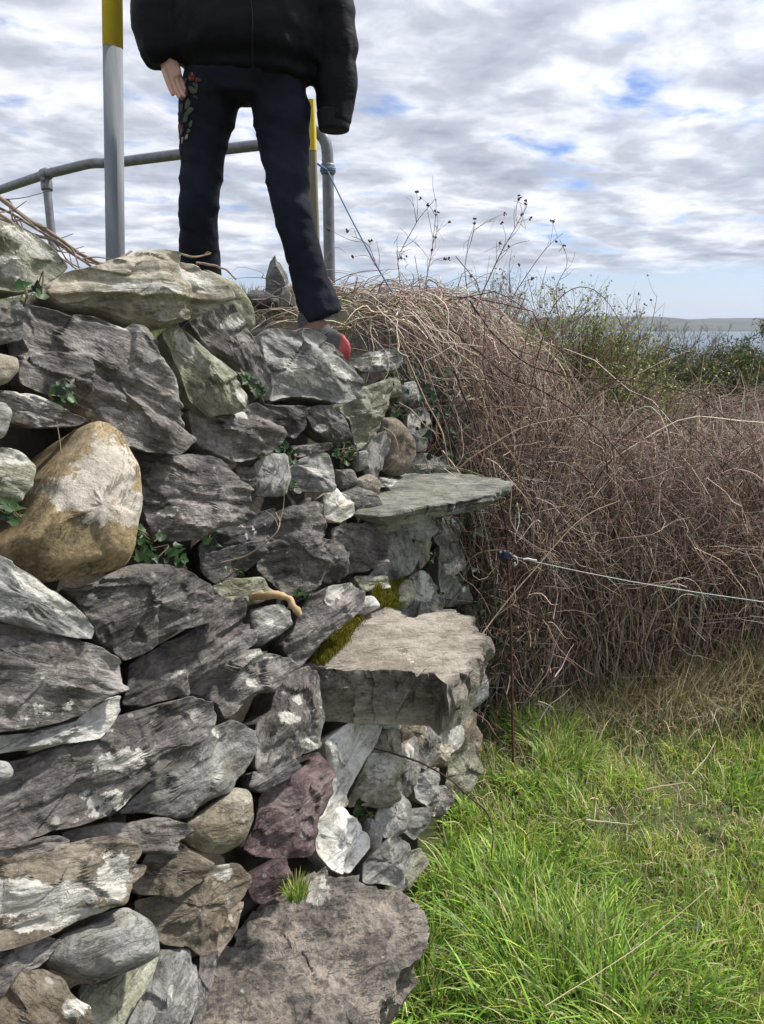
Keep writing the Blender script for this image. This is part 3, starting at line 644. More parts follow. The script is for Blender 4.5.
bk2 = g.n('ShaderNodeBackground'); g.set(bk2.inputs[0], cc); bk2.inputs[1].default_value = .65
# thin pale veil low down
veil = g.math('MULTIPLY', g.mr(sx_.outputs[2], .0, .085, .85, .0), g.mr(g.noise(g.vmath('MULTIPLY', tc, (4, 4, 60)), 2.0, 5, .6), .35, .6, .55, 1.0))
bk3 = g.n('ShaderNodeBackground'); bk3.inputs[0].default_value = (.60, .73, .97, 1); bk3.inputs[1].default_value = .60
m0 = g.n('ShaderNodeMixShader'); g.set(m0.inputs[0], veil); nt.links.new(bk1.outputs[0], m0.inputs[1]); nt.links.new(bk3.outputs[0], m0.inputs[2])
m1 = g.n('ShaderNodeMixShader'); g.set(m1.inputs[0], cover); nt.links.new(m0.outputs[0], m1.inputs[1]); nt.links.new(bk2.outputs[0], m1.inputs[2])
nt.links.new(m1.outputs[0], out.inputs['Surface'])
sc.view_settings.view_transform = 'Standard'; sc.view_settings.look = 'None'; sc.view_settings.gamma = 1; sc.view_settings.exposure = EXPOSURE = .88
sc.cycles.sample_clamp_indirect = 4; sc.cycles.use_denoising = True; sc.cycles.max_bounces = 6; sc.cycles.diffuse_bounces = 3; sc.cycles.glossy_bounces = 2
sc.cycles.transmission_bounces = 3; sc.cycles.transparent_max_bounces = 8; sc.cycles.volume_bounces = 0; sc.cycles.caustics_reflective = False; sc.cycles.caustics_refractive = False

# ------------------------------------------------------------------ GROUND, SEA, HILL
def gz(x, y):
    x = np.asarray(x, float); y = np.asarray(y, float)
    p = np.stack([x, y, np.zeros_like(x)], -1)
    lawn = .05 * fbm(p * 1.3, 3, 3) + .012 * fbm(p * 7, 5, 3)
    lawn = lawn + .10 * np.exp(-(((x - .42) / .45) ** 2 + ((y - 1.25) / .30) ** 2)) * 0
    sm = lambda t: np.clip(t, 0, 1) ** 2 * (3 - 2 * np.clip(t, 0, 1))
    bank = 1.36 + .05 * fbm(p * 2.0, 9, 3) + .25 * np.exp(-((y - 3.1) / .5) ** 2)
    wl = FC + FM * y - .62                                     # hidden inside the wall
    inb = sm((wl - x) / .12) * sm((6.2 - y) / 2.0)
    z = lawn * (1 - inb) + bank * inb
    d = np.hypot(x, np.maximum(y, 0)); z = z - sm((d - 13) / 260) * 24 - np.clip(d - 9, 0, 60) * .022
    z = np.maximum(z, -26.0)
    return z
def axis(a, b, near, far):
    neg = -np.geomspace(near, -a, 60)[::-1]; pos = np.geomspace(near, b, 70); return np.r_[neg, 0, pos]
xs = np.r_[-np.geomspace(3, 5200, 40)[::-1], np.arange(-2.95, 5.0, .06), np.geomspace(5.05, 5200, 45)]
ys_ = np.r_[-np.geomspace(2, 400, 14)[::-1], np.arange(-1.95, 7.0, .06), np.geomspace(7.06, 9000, 60)]
X_, Y_ = np.meshgrid(xs, ys_, indexing='ij'); Z_ = gz(X_, Y_)
i = np.arange(X_.size).reshape(X_.shape)
F = np.stack([i[:-1, :-1], i[1:, :-1], i[1:, 1:], i[:-1, 1:]], -1).reshape(-1, 4)
m, nt, b = new_mat('turf_soil'); g = G(nt); tcx = g.n('ShaderNodeTexCoord').outputs['Object']
c = g.ramp(g.noise(tcx, 14, 7, .65), [(.36, (.030, .028, .013)), (.5, (.06, .075, .022)), (.64, (.09, .13, .03))])
c = g.mix(g.mr(g.noise(tcx, 2.2, 4), .5, .62, 0, .3), c, (.13, .10, .055))
nt.links.new(c, b.inputs['Base Color']); b.inputs['Roughness'].default_value = .95; nt.links.new(g.bump(g.noise(tcx, 60, 6, .7), .8, .01), b.inputs['Normal'])
tag(mesh_obj('ground', np.stack([X_, Y_, Z_], -1).reshape(-1, 3), F, m), kind='structure')

m, nt, b = new_mat('sea_water'); g = G(nt); tcx = g.n('ShaderNodeTexCoord').outputs['Object']
b.inputs['Base Color'].default_value = (.035, .075, .11, 1); b.inputs['Roughness'].default_value = .28; b.inputs['IOR'].default_value = 1.33
nt.links.new(g.bump(g.noise(g.vmath('MULTIPLY', tcx, (.35, .12, 1)), 1.0, 6, .6), .5, 1.2), b.inputs['Normal'])
Vs = [(-9000, 60, -20), (9000, 60, -20), (9000, 12000, -20), (-9000, 12000, -20)]
tag(mesh_obj('sea', Vs, [[0, 1, 2, 3]], m, smooth=False), kind='structure')
# far shore
hx = np.linspace(-3500, 4200, 240); hy = np.linspace(0, 1, 22)
crest = np.interp(hx, [-3500, 300, 900, 1150, 1330, 1500, 1700, 2200, 3000, 4200], [20, 40, 70, 80, 82, 76, 60, 70, 86, 70]) + 4 * fbm(np.stack([hx / 170, hx * 0, hx * 0], -1), 2, 4)
V = []
for j, t_ in enumerate(hy):
    yy = 3300 + t_ * 1500 + 60 * fbm(np.stack([hx / 400, hx * 0 + j, hx * 0], -1), 3, 2) * (1 - t_)
    prof_ = math.sin(min(1, t_ * 1.35) * math.pi / 2); V.append(np.stack([hx, yy, -21 + (crest + 0) * prof_ + 3 * fbm(np.stack([hx / 120, yy / 120, hx * 0], -1), 8, 3) * prof_], -1))
V = np.array(V); i = np.arange(V.shape[0] * V.shape[1]).reshape(V.shape[:2])
F = np.stack([i[:-1, :-1], i[:-1, 1:], i[1:, 1:], i[1:, :-1]], -1).reshape(-1, 4)
m, nt, b = new_mat('far_fields'); g = G(nt); tcx = g.n('ShaderNodeTexCoord').outputs['Object']
vo = g.n('ShaderNodeTexVoronoi'); g.set(vo.inputs['Vector'], g.vmath('MULTIPLY', tcx, (.006, .003, .006))); vo.inputs['Scale'].default_value = 1.0
sc1 = g.n('ShaderNodeSeparateColor'); g.set(sc1.inputs[0], vo.outputs['Color'])
nt.links.new(g.ramp(sc1.outputs[0], [(.0, (.025, .038, .03)), (.4, (.045, .062, .04)), (.7, (.055, .05, .038)), (1., (.035, .035, .03))]), b.inputs['Base Color']); b.inputs['Roughness'].default_value = 1
tag(mesh_obj('far_hill', V.reshape(-1, 3), F, m), kind='structure')
# sea air
hz = bpy.data.meshes.new('haze')
x0, x1, y0, y1, z0, z1 = -9500, 9500, -600, 12500, -30, 60
hz.from_pydata([(x, y, z) for x in (x0, x1) for y in (y0, y1) for z in (z0, z1)], [], [(0, 1, 3, 2), (4, 6, 7, 5), (0, 4, 5, 1), (2, 3, 7, 6), (0, 2, 6, 4), (1, 5, 7, 3)])
ho = bpy.data.objects.new('haze', hz); col.objects.link(ho); tag(ho, kind='stuff')
mh = bpy.data.materials.new('sea_air'); mh.use_nodes = True; mh.node_tree.nodes.clear()
o_ = mh.node_tree.nodes.new('ShaderNodeOutputMaterial'); v_ = mh.node_tree.nodes.new('ShaderNodeVolumePrincipled')
v_.inputs['Color'].default_value = (.80, .88, 1, 1); v_.inputs['Density'].default_value = .00008; mh.node_tree.links.new(v_.outputs[0], o_.inputs['Volume']); hz.materials.append(mh)

# ------------------------------------------------------------------ GRASS
def hedge_front(x): return np.interp(x, [.2, .5, .75, 1.4, 1.9, 3.0, 5], [2.45, 2.65, 2.72, 2.84, 2.92, 3.1, 3.4])
def blades(P, H, W, lean, az, curl, C, rows=5):
    """P (n,3) roots; lean radians from vertical at tip; az direction"""
    n = len(P); t = np.linspace(0, 1, rows)
    ang = (lean[:, None] * (.25 + curl[:, None] * t[None]))
    st = H[:, None] / (rows - 1)
    hor = np.cumsum(np.c_[np.zeros(n), (np.sin(ang) * st)[:, :-1]], 1); ver = np.cumsum(np.c_[np.zeros(n), (np.cos(ang) * st)[:, :-1]], 1)
    dx, dy = np.cos(az), np.sin(az)
    ctr = np.stack([P[:, :1] + dx[:, None] * hor, P[:, 1:2] + dy[:, None] * hor, P[:, 2:] + ver], -1)
    tw = az + math.pi / 2 + rng.normal(0, .7, n)
    sd2 = np.stack([np.cos(tw), np.sin(tw), np.zeros(n)], -1)
    wd = W[:, None] * np.interp(t, [0, .3, .8, 1], [.7, 1, .6, .06])[None]
    V = np.stack([ctr - sd2[:, None] * wd[..., None], ctr + sd2[:, None] * wd[..., None]], 2)   # n,rows,2,3
    i = np.arange(n * rows * 2).reshape(n, rows, 2)
    F = np.stack([i[:, :-1, 0], i[:, :-1, 1], i[:, 1:, 1], i[:, 1:, 0]], -1).reshape(-1, 4)
    return V.reshape(-1, 3), F, np.repeat(C, rows * 2, 0)
def rand_cols(n, cols, wts, var=.25):
    c = np.array(cols)[rng.choice(len(cols), n, p=np.array(wts) / sum(wts))]; return c * np.exp(rng.normal(0, var, (n, 1))) * np.exp(rng.normal(0, .06, (n, 3)))
GREENS = [(.21, .38, .055), (.36, .53, .08), (.12, .22, .055), (.44, .52, .14), (.58, .52, .29)]
M['grass'] = attr_mat('grass_blades', .5, .35, spec=.35)
M['dry'] = attr_mat('dry_grass', .7, .2, spec=.2)
def lawn_mask(x, y): return (x > face_x(y, 0) - .03) & (y < hedge_front(x) + .5)
def scatter(n, x0, x1, y0, y1, clump=None, clf=1.6, bias=0.):
    x = rng.uniform(x0, x1, n); y = rng.uniform(y0, y1, n); k = lawn_mask(x, y)
    if clump is not None:
        f_ = fbm(np.stack([x * clf, y * clf, x * 0], -1), clump, 3); k &= f_ + rng.uniform(-.35, .35, n) > bias
    return x[k], y[k]
Vs, Fs, Cs = [], [], []; nv = 0
def addb(x, y, H, W, lean, az, curl, C, rows=5):
    global nv
    P = np.stack([x, y, gz(x, y) - .005], -1); V, F, Cc = blades(P, H, W, lean, az, curl, C, rows); Vs.append(V); Fs.append(F + nv); Cs.append(Cc); nv += len(V)
# short turf
x, y = scatter(150000, -.3, 2.6, .9, 4.3); n = len(x)
pt = fbm(np.stack([x * 1.7, y * 1.7, x * 0], -1), 61, 3); warmth = np.clip(.5 + 1.3 * pt, 0, 1)[:, None]
addb(x, y, rng.uniform(.015, .05, n) * (.5 + 1.6 * np.clip(.5 + 1.6 * fbm(np.stack([x * 6, y * 6, x * 0], -1), 88, 3), 0, 1.3)), rng.uniform(.0009, .0018, n), rng.uniform(.3, 2.1, n), rng.uniform(0, 6.28, n), rng.uniform(.4, 1.6, n),
     rand_cols(n, GREENS, [3, 3, 2, 1.5, 1.8]) * (np.array([.75, .8, .9]) + np.array([.7, .5, .3]) * warmth), 4)
# wider, sparser turf for the rest of the field
x, y = scatter(30000, -1.5, 7, -2, 6.5); n = len(x)
addb(x, y, rng.uniform(.03, .08, n), rng.uniform(.0015, .003, n), rng.uniform(.3, 1.5, n), rng.uniform(0, 6.28, n), rng.uniform(.6, 1.4, n), rand_cols(n, GREENS, [3, 3, 2, 1, 1]), 4)
# tussocks: (px, py, radius, n, height)
for (px, py, rad, n, h) in [(560,985,.20,1500,.22),(500,900,.16,1500,.17),(480,960,.14,900,.15),(620,960,.2,1100,.17),(445,1000,.10,600,.13),(690,1000,.18,900,.12),(450,880,.10,800,.13),(540,860,.16,1100,.13),(560,790,.12,500,.10),
                             (545,720,.13,900,.15),(570,745,.12,700,.12),(520,770,.08,350,.12),(470,810,.07,400,.12),(440,840,.07,500,.12),(420,900,.05,300,.10),(425,950,.05,300,.11),(600,880,.14,300,.08),(745,770,.12,500,.09),(620,700,.12,300,.10),(755,700,.15,300,.08),(740,980,.2,600,.11),(420,1005,.06,250,.1)]:
    c = Pz(px, py + 18, 0.0); a = rng.uniform(0, 6.28, n); r = rad * np.sqrt(rng.uniform(0, 1, n)); x = c[0] + r * np.cos(a); y = c[1] + r * np.sin(a)
    k = lawn_mask(x, y); x, y, a, r = x[k], y[k], a[k], r[k]; n = len(x)
    H = .82 * h * rng.uniform(.4, 1.3, n); lean = .45 + r / rad * .9 + rng.normal(0, .4, n)
    addb(x, y, H, np.exp(rng.normal(-6.25, .38, n)), lean * .9, np.arctan2(np.sin(a) + 1.1 * math.sin(rad * 700 + px), np.cos(a) + 1.1 * math.cos(rad * 700 + px)) + rng.normal(0, .75, n), rng.uniform(.9, 2.6, n), rand_cols(n, GREENS, [4, 4, 1.5, 2.2, .9]), 6)
o = mesh_obj('grass', np.concatenate(Vs), np.concatenate(Fs), M['grass'], colors=np.concatenate(Cs)); tag(o, 'lush green grass with long tussocks at the foot of the wall', 'grass', kind='stuff')
# dead straw-coloured grass along the hedge foot and among the green
STRAW = [(.55, .47, .30), (.42, .34, .20), (.70, .62, .43), (.28, .21, .13), (.26, .34, .10)]
Vs, Fs, Cs = [], [], []; nv = 0
n = 34000; x = rng.uniform(.35, 3.6, n); y = hedge_front(x) + rng.normal(-.06, .13, n); k = x > face_x(y, 0) + .1; x, y = x[k], y[k]; n = len(x)
right = np.clip((x - .6) / 1.2, 0.15, 1)
k = rng.uniform(0, 1, n) < .35 + .65 * right; x, y = x[k], y[k]; right = right[k]; n = len(x)
addb(x, y, rng.uniform(.06, .34, n) * (.35 + .9 * right), rng.uniform(.0008, .0019, n), rng.uniform(.3, 1.7, n), rng.normal(-1.57, 1.5, n), rng.uniform(.5, 1.7, n), rand_cols(n, STRAW, [4, 3, 3, 2, 2]), 6)
x, y = scatter(22000, 0, 2.6, 1.0, 4, 33, 2.2, .04); n = len(x)
addb(x, y, rng.uniform(.04, .13, n), rng.uniform(.0006, .0014, n), rng.uniform(.8, 2.0, n), rng.uniform(0, 6.28, n), rng.uniform(.5, 1.5, n), rand_cols(n, STRAW, [4, 2, 4, 1, 1]), 5)
o = mesh_obj('dry_grass', np.concatenate(Vs), np.concatenate(Fs), M['dry'], colors=np.concatenate(Cs)); tag(o, 'straw coloured dead grass along the foot of the brambles', 'dry grass', kind='stuff')
# turf on the bank top behind the wall
Vs, Fs, Cs = [], [], []; nv = 0
n = 16000; y = rng.uniform(1.9, 4.6, n); x = face_x(y, 1.4) - rng.uniform(.12, 1.7, n); x, y = x, y
P = np.stack([x, y, np.where(x > FC + FM * y - .62, z_top(y) - .03, gz(x, y)) - .005], -1)
C = rand_cols(n, [(.14, .22, .04), (.22, .30, .06), (.30, .25, .13), (.13, .10, .055)], [3, 2, 4, 3])
V, F, Cc = blades(P, rng.uniform(.02, .075, n), rng.uniform(.0009, .0018, n), rng.uniform(.2, 1.5, n), rng.uniform(0, 6.28, n), rng.uniform(.6, 1.4, n), C)
tag(mesh_obj('bank_grass', V, F, M['grass'], colors=Cc), 'short grass and dead stalks on top of the bank behind the walker', 'grass', kind='stuff')
# ------------------------------------------------------------------ BRAMBLES
M['stem'] = attr_mat('bramble_stems', .75, 0, spec=.25)
M['leaf'] = attr_mat('green_leaves', .45, .3, spec=.4)
BR = [(.36, .275, .23), (.23, .165, .135), (.50, .41, .34), (.68, .59, .48), (.085, .055, .046), (.31, .19, .155)]
BW = [4, 3, 3.2, 1.6, 2, 1.2]
def bez(p0, p1, p2, p3, k):
    t = np.linspace(0, 1, k)[None, :, None]; a, b, c, d = (q[:, None] for q in (p0, p1, p2, p3))
    return (1 - t) ** 3 * a + 3 * (1 - t) ** 2 * t * b + 3 * (1 - t) * t * t * c + t ** 3 * d
def wobble(P, amp, fr, seed):
    n = P.shape[0]; off = rng.uniform(0, 90, (n, 1, 3)); w = np.stack([fbm(P * fr + off, seed + k, 2) for k in range(3)], -1)
    t = np.linspace(0, 1, P.shape[1])[None, :, None]; return P + w * amp * np.minimum(1, t * 4)
def hedge_top(x, y):
    """canopy height of the bramble bank"""
    t = np.interp(x, [-.2, .28, .43, .51, .64, .77, .94, 1.12, 1.65, 3, 8], [1.64, 1.64, 1.60, 1.50, 1.34, 1.20, 1.10, 1.07, 1.05, 1.02, 1.0])
    t = t + .07 * fbm(np.stack([x * 1.4, y * 1.1, x * 0], -1), 71, 3)
    rise = np.clip((y - hedge_front(x) + .12) / .30, 0.45, 1) ** .5
    return np.minimum(t * rise, 1.5 - np.clip(y - 1.2, 0, 20) * .078 + .12 * np.clip(1.1 - x, 0, 1))
TV, TF, TC = [], [], []; tn = 0
def addt(paths, rad, C, sides=3, taper=.35):
    global tn
    V, F, pi = tubes(paths, rad, sides, taper); TV.append(V); TF.append(F + tn); TC.append(C[pi]); tn += len(V)
def unit(n):
    v = rng.normal(0, 1, (n, 3)); return v / np.linalg.norm(v, axis=1, keepdims=True)
def tv(*a): return np.stack([np.broadcast_to(np.asarray(q, float), a[0].shape) if np.ndim(q) == 0 else q for q in a], -1)
# A: canes that grow on the wall head and hang down over its end
n = 280
y = rng.uniform(2.95, 4.1, n); x = face_x(y, 1.4) + rng.uniform(-.2, .15, n); z = rng.uniform(1.36, 1.62, n); p0 = tv(x, y, z)
L = rng.gamma(2.4, .13, n); az = rng.normal(-.5, 1.0, n)
top = tv(x + L * .3 * np.cos(az), y + L * .3 * np.sin(az), z + rng.uniform(-.02, .12, n))
e = tv(x + .12 + L * .75 * np.cos(az), y - .15 + L * .8 * np.sin(az), np.maximum(.05, z - rng.uniform(.3, 1.55, n)))
m1_ = tv(e[:, 0] + rng.normal(0, .08, n), e[:, 1] + rng.normal(0, .08, n), z - (z - e[:, 2]) * .3)
A_ = wobble(bez(p0, top, m1_, e, 16), .10, 4.5, 11); 
addt(A_, rng.uniform(.0012, .0034, n), rand_cols(n, BR, BW, .2))
# B: rising stems behind the front of the bank
n = 4600
x = np.abs(rng.normal(0, 1, n)) * 1.5 + rng.uniform(.30, .6, n); x = np.where(x > 5, rng.uniform(.4, 5, n), x); y = hedge_front(x) + rng.exponential(.42, n) + .02
h = hedge_top(x, y) * rng.uniform(.45, 1.08, n); p0 = tv(x, y, gz(x, y))
dx = rng.normal(0, .17, n); dy = rng.normal(-.0, .10, n) + .42 * dx
p1 = tv(x + dx * .2, y + dy * .2, h * .4); p2 = tv(x + dx * .6, y + dy * .6, h * .85); p3 = tv(x + dx * 1.3, y + dy * 1.3, h * rng.uniform(.9, 1.2, n))
addt(wobble(bez(p0, p1, p2, p3, 14), .085, 4.2, 13), np.exp(rng.normal(-6.2, .48, n)), rand_cols(n, BR, BW, .2))
# C: tangled side twigs through the whole bank
n = 11500
x = rng.gamma(1.8, .75, n) + .2; y = hedge_front(x) + rng.gamma(1.3, .65, n) - .08; zt = hedge_top(x, y); z = zt * (1 - rng.beta(1.0, 2.2, n) * .95) - .03
L = rng.uniform(.08, .36, n); az = rng.uniform(0, 6.28, n); el = rng.normal(.3, .85, n)
d = tv(np.cos(az) * np.cos(el), np.sin(az) * np.cos(el) * .8, np.sin(el)); p0 = tv(x, y, z); p3 = p0 + d * L[:, None]
hi_ = p3[:, 2] > hedge_top(p3[:, 0], p3[:, 1]) + .09; p3[:, 2] = np.where(hi_, 2 * p0[:, 2] - p3[:, 2], p3[:, 2]); p3[:, 2] = np.maximum(p3[:, 2], .03)
q = rng.normal(0, .085, (n, 3)); sag = np.array([0, 0, 1]) * rng.uniform(-.02, .09, (n, 1))
addt(wobble(bez(p0, p0 + (p3 - p0) * .3 + sag + q, p0 + (p3 - p0) * .7 + sag + q, p3, 9), .055, 7, 17), rng.uniform(.0008, .0021, n), rand_cols(n, BR, BW, .25))
# D: long arching canes over the top
n = 130
x = rng.uniform(.8, 4.5, n); y = hedge_front(x) + rng.uniform(.1, 3.0, n); z = hedge_top(x, y)
L = rng.uniform(.5, 1.5, n); az = rng.choice([0, math.pi], n) + rng.normal(0, .5, n)
p0 = tv(x, y, z * .8); p3 = tv(x + L * np.cos(az), y + L * np.sin(az) * .6, np.maximum(.15, z * .75)); up = rng.uniform(.0, .11, n)
addt(wobble(bez(p0, tv(x + L * .25 * np.cos(az), y, z + up), tv(x + L * .7 * np.cos(az), y + L * .5 * np.sin(az), z + up), p3, 18), .05, 3, 19), rng.uniform(.0015, .0035, n), rand_cols(n, BR, [2, 3, 2, 1, 3, 3], .2))
# E: further thicket, coarser
n = 9000
x = rng.uniform(-.5, 13, n); y = rng.uniform(4.6, 13, n); k = x > face_x(y, 1.2) * 0 + (-.2 + .0 * y); zt = np.minimum(1.15 + gz(x, y), 1.5 - .082 * y); z = zt * rng.uniform(.4, 1.0, n)
L = rng.uniform(.2, .8, n); az = rng.uniform(0, 6.28, n); el = rng.normal(.1, .4, n)
d = tv(np.cos(az) * np.cos(el), np.sin(az) * np.cos(el), np.sin(el)); p0 = tv(x, y, z); p3 = p0 + d * L[:, None] * .7; q = rng.normal(0, .08, (n, 3))
addt(bez(p0, p0 + (p3 - p0) * .3 + q, p0 + (p3 - p0) * .7 + q, p3, 6), rng.uniform(.0015, .0035, n), rand_cols(n, [(.34, .26, .21), (.26, .19, .15), (.44, .36, .29), (.16, .11, .09)], [3, 3, 2, 1], .2))
# H: thick dark canes arching through everything
n = 210; x = rng.uniform(.42, 3.2, n); y = hedge_front(x) + rng.uniform(-.02, .6, n); p0 = tv(x, y, np.full(n, .02)); h = hedge_top(x, y) * rng.uniform(.8, 1.18, n); s_ = rng.choice([-1, 1], n) * rng.uniform(.15, .75, n)
p1 = p0 + tv(s_ * .05, np.full(n, -.02), h * .9); p2 = p0 + tv(s_ * .6, s_ * .2 - .08, h * 1.12); p3 = p0 + tv(s_ * 1.2, s_ * .35 - .16, h * rng.uniform(.35, .95, n))
addt(wobble(bez(p0, p1, p2, p3, 22), .05, 3, 41), rng.uniform(.0022, .0042, n), rand_cols(n, [(.085, .045, .04), (.14, .075, .06), (.20, .13, .10)], [3, 2, 1], .2), 4)
# G: crooked forks sticking every way out of the heap over the wall end
n = 2000; y = rng.uniform(3.0, 3.7, n); x = face_x(y, 1.2) + rng.gamma(2., .17, n); z = hedge_top(x, y) * (1 - rng.beta(1, 2.5, n) * .9); p0 = tv(x, y, z); d = unit(n) * np.array([1, .8, 1.1]); p3 = p0 + d * rng.uniform(.06, .30, (n, 1))
p3[:, 2] = np.maximum(p3[:, 2], .03); q = rng.normal(0, .06, (n, 3)); addt(wobble(bez(p0, p0 + (p3 - p0) * .3 + q, p0 + (p3 - p0) * .7 + q, p3, 9), .05, 7, 37), rng.uniform(.0008, .0024, n), rand_cols(n, BR, BW, .25))
# F: dead stalks standing at the foot, ivy stems on the wall head
n = 700
x = rng.uniform(.32, .62, n); y = rng.uniform(2.35, 3.0, n); p0 = tv(x, y, rng.uniform(.0, 1.1, n)); az = rng.normal(0, 1.5, n); L = rng.uniform(.1, .4, n)
p3 = p0 + tv(np.cos(az) * L * .5, np.sin(az) * L * .5, L * rng.uniform(-.6, 1, n)); p3[:, 2] = np.maximum(p3[:, 2], .02)
addt(wobble(bez(p0, p0 + (p3 - p0) * .4 + .02, p0 + (p3 - p0) * .7 - .02, p3, 8), .04, 6, 23), rng.uniform(.001, .0028, n), rand_cols(n, BR, [2, 3, 1, .6, 3, 2], .2))
V = np.concatenate(TV); F = np.concatenate(TF); C = np.concatenate(TC)
o = mesh_obj('bramble_thicket', V, F, M['stem'], colors=C); tag(o, 'dense leafless brown bramble thicket right of the wall', 'brambles', kind='stuff')
# roots and dead twigs matted on the head of the wall
TV, TF, TC = [], [], []; tn = 0
n = 620
y = rng.uniform(2.5, 3.9, n); off_ = np.abs(rng.normal(0, .28, n)); x = face_x(y, 1.4) - off_ + .06; z = z_top(y) + rng.uniform(-.04, .035, n) + .05 * np.clip(y - 2.5, 0, 1.0) * rng.uniform(0, 1, n)
L = rng.uniform(.06, .4, n); az = rng.normal(-.4, 1.2, n); p0 = tv(x, y, z); p3 = p0 + tv(np.cos(az) * L, np.sin(az) * L, rng.normal(-.02, .06, n)); hang = p3[:, 0] > face_x(p3[:, 1], 1.4); p3[:, 2] -= np.where(hang, rng.uniform(0, .22, n), 0)
q = rng.normal(0, .05, (n, 3)); addt(wobble(bez(p0, p0 + (p3 - p0) * .3 + q + np.array([0, 0, .04]), p0 + (p3 - p0) * .7 - q + np.array([0, 0, .03]), p3, 10), .04, 6, 29), rng.uniform(.001, .0032, n), rand_cols(n, BR, [4, 2, 4, 4, 1.5, 1.5], .2))
o = mesh_obj('dead_creeper_stems', np.concatenate(TV), np.concatenate(TF), M['stem'], colors=np.concatenate(TC)); tag(o, 'matted dead creeper stems on the head of the wall', 'creeper', kind='stuff')

# leaves -------------------------------------------------------------
def leaf_batch(P, Nn, size, C, kind='ivy', asp=.9):
    """folded little leaves; Nn normals"""
    n = len(P)
    if kind == 'ivy': o2 = np.array([(0, -.5), (.35, -.42), (.55, -.05), (.28, .08), (.0, .6), (-.28, .08), (-.55, -.05), (-.35, -.42)])
    else: o2 = np.array([(0, -.5), (.22, -.25), (.28, .05), (.15, .35), (0, .55), (-.15, .35), (-.28, .05), (-.22, -.25)])
    rnd_ = rng.normal(0, 1, (n, 3)); Xv = np.cross(Nn, rnd_); Xv /= np.linalg.norm(Xv, axis=1, keepdims=True) + 1e-9; Yv = np.cross(Nn, Xv)
    k = len(o2); zc = np.abs(o2[:, 0]) * .35 - .1 * o2[:, 1] ** 2
    V = P[:, None] + size[:, None, None] * (Xv[:, None] * o2[None, :, :1] * asp + Yv[:, None] * o2[None, :, 1:] + Nn[:, None] * zc[None, :, None])
    ctr = P[:, None] - Nn[:, None] * size[:, None, None] * .03
    V = np.concatenate([ctr, V], 1); i = np.arange(n * (k + 1)).reshape(n, k + 1)
    F = np.stack([np.repeat(i[:, :1], k, 1), i[:, 1:], np.roll(i[:, 1:], -1, 1)], -1).reshape(-1, 3)
    return V.reshape(-1, 3), F, np.repeat(C, k + 1, 0)
def unit(n):
    v = rng.normal(0, 1, (n, 3)); return v / np.linalg.norm(v, axis=1, keepdims=True)
IVY = [(.030, .075, .022), (.045, .11, .028), (.018, .045, .018), (.075, .14, .05)]
def ivy(spots, label, group='ivy in the joints of the wall', leaf=.016, d=.05, col_=IVY):
    """one creeping plant: leaves (px,py,r,n) and stems"""
    root = empty('ivy', CAM + ray(spots[0][0], spots[0][1]) * float(face_t(spots[0][0], spots[0][1])), label, 'ivy', group)
    Ps, st = [], []
    for (px, py, r, n) in spots:
        a = rng.uniform(0, 6.28, n); q = r * np.sqrt(rng.uniform(0, 1, n)); X1 = px + q * np.cos(a); Y1 = py + q * np.sin(a)
        t = face_t(X1, Y1); rr = ray(X1, Y1); rn = rr / np.linalg.norm(rr, axis=1, keepdims=True)
        P = CAM + rr * t[:, None] - rn * rng.uniform(d - .03, d + .015, n)[:, None]; Ps.append(P)
        for _ in range(max(2, n // 4)):
            i, j = rng.integers(0, n, 2); st.append(smooth_path([P[i], (P[i] + P[j]) / 2 + rng.normal(0, .012, 3) , P[j]], 8))
    P = np.concatenate(Ps); n = len(P); Nn = FNU * .5 + np.array([0, -.5, .5]) + .7 * unit(n); Nn /= np.linalg.norm(Nn, axis=1, keepdims=True)
    V, F, C = leaf_batch(P, Nn, rng.uniform(.55, 1.25, n) * leaf, rand_cols(n, col_, [3, 3, 2, 1.4], .2)); part_under(mesh_obj('leaves', V, F, M['leaf'], colors=C, smooth=False), root)
    V, F, pi = tubes(np.array(st), np.full(len(st), .0013), 4, .7); part_under(mesh_obj('creeper', V, F, M['stem'], colors=np.tile((.16, .11, .07), (len(V), 1))), root)
    return root
ivy([(66,393,12,9),(58,402,7,4)], 'glossy ivy leaves above the flat ledge stone at the left', leaf=.021, d=.07)
ivy([(150,545,16,20),(175,555,12,10),(137,530,6,7)], 'ivy trailing in the gap right of the ochre boulder', leaf=.018, d=.03)
ivy([(42,291,7,4),(24,289,7,3),(12,515,12,9)], 'few ivy leaves under the blotched capstone', leaf=.017, d=.09)
ivy([(252,383,10,14),(262,395,7,8),(243,375,8,7)], 'ivy sprig climbing beside the dark wedge stone', leaf=.019, d=.06)
ivy([(290,455,9,16),(280,445,7,8),(288,485,5,5),(346,452,12,26),(338,440,8,10)], 'ivy between the small stones below the foot stone', leaf=.018, d=.04)
ivy([(230,577,14,4),(305,592,8,9),(215,540,9,5),(321,560,6,6)], 'sparse ivy around the dark lumpy slate', leaf=.016, d=.05)
ivy([(435,560,8,10),(463,605,7,10),(345,505,5,6),(440,597,5,6)], 'small ivy leaves between the stones above the middle step', leaf=.016, d=.03)
ivy([(366,815,7,8),(360,808,6,5)], 'ivy leaves in the dark hole beside the white quartz stone', leaf=.019, d=-.02)
ivy([(395,375,14,24),(420,368,14,22),(435,410,12,18),(400,412,8,12)], 'ivy spreading over the wall head above the upper step', leaf=.018, d=.04)
def ivy_ps(n, x, y, z): return tv(x, y, z)
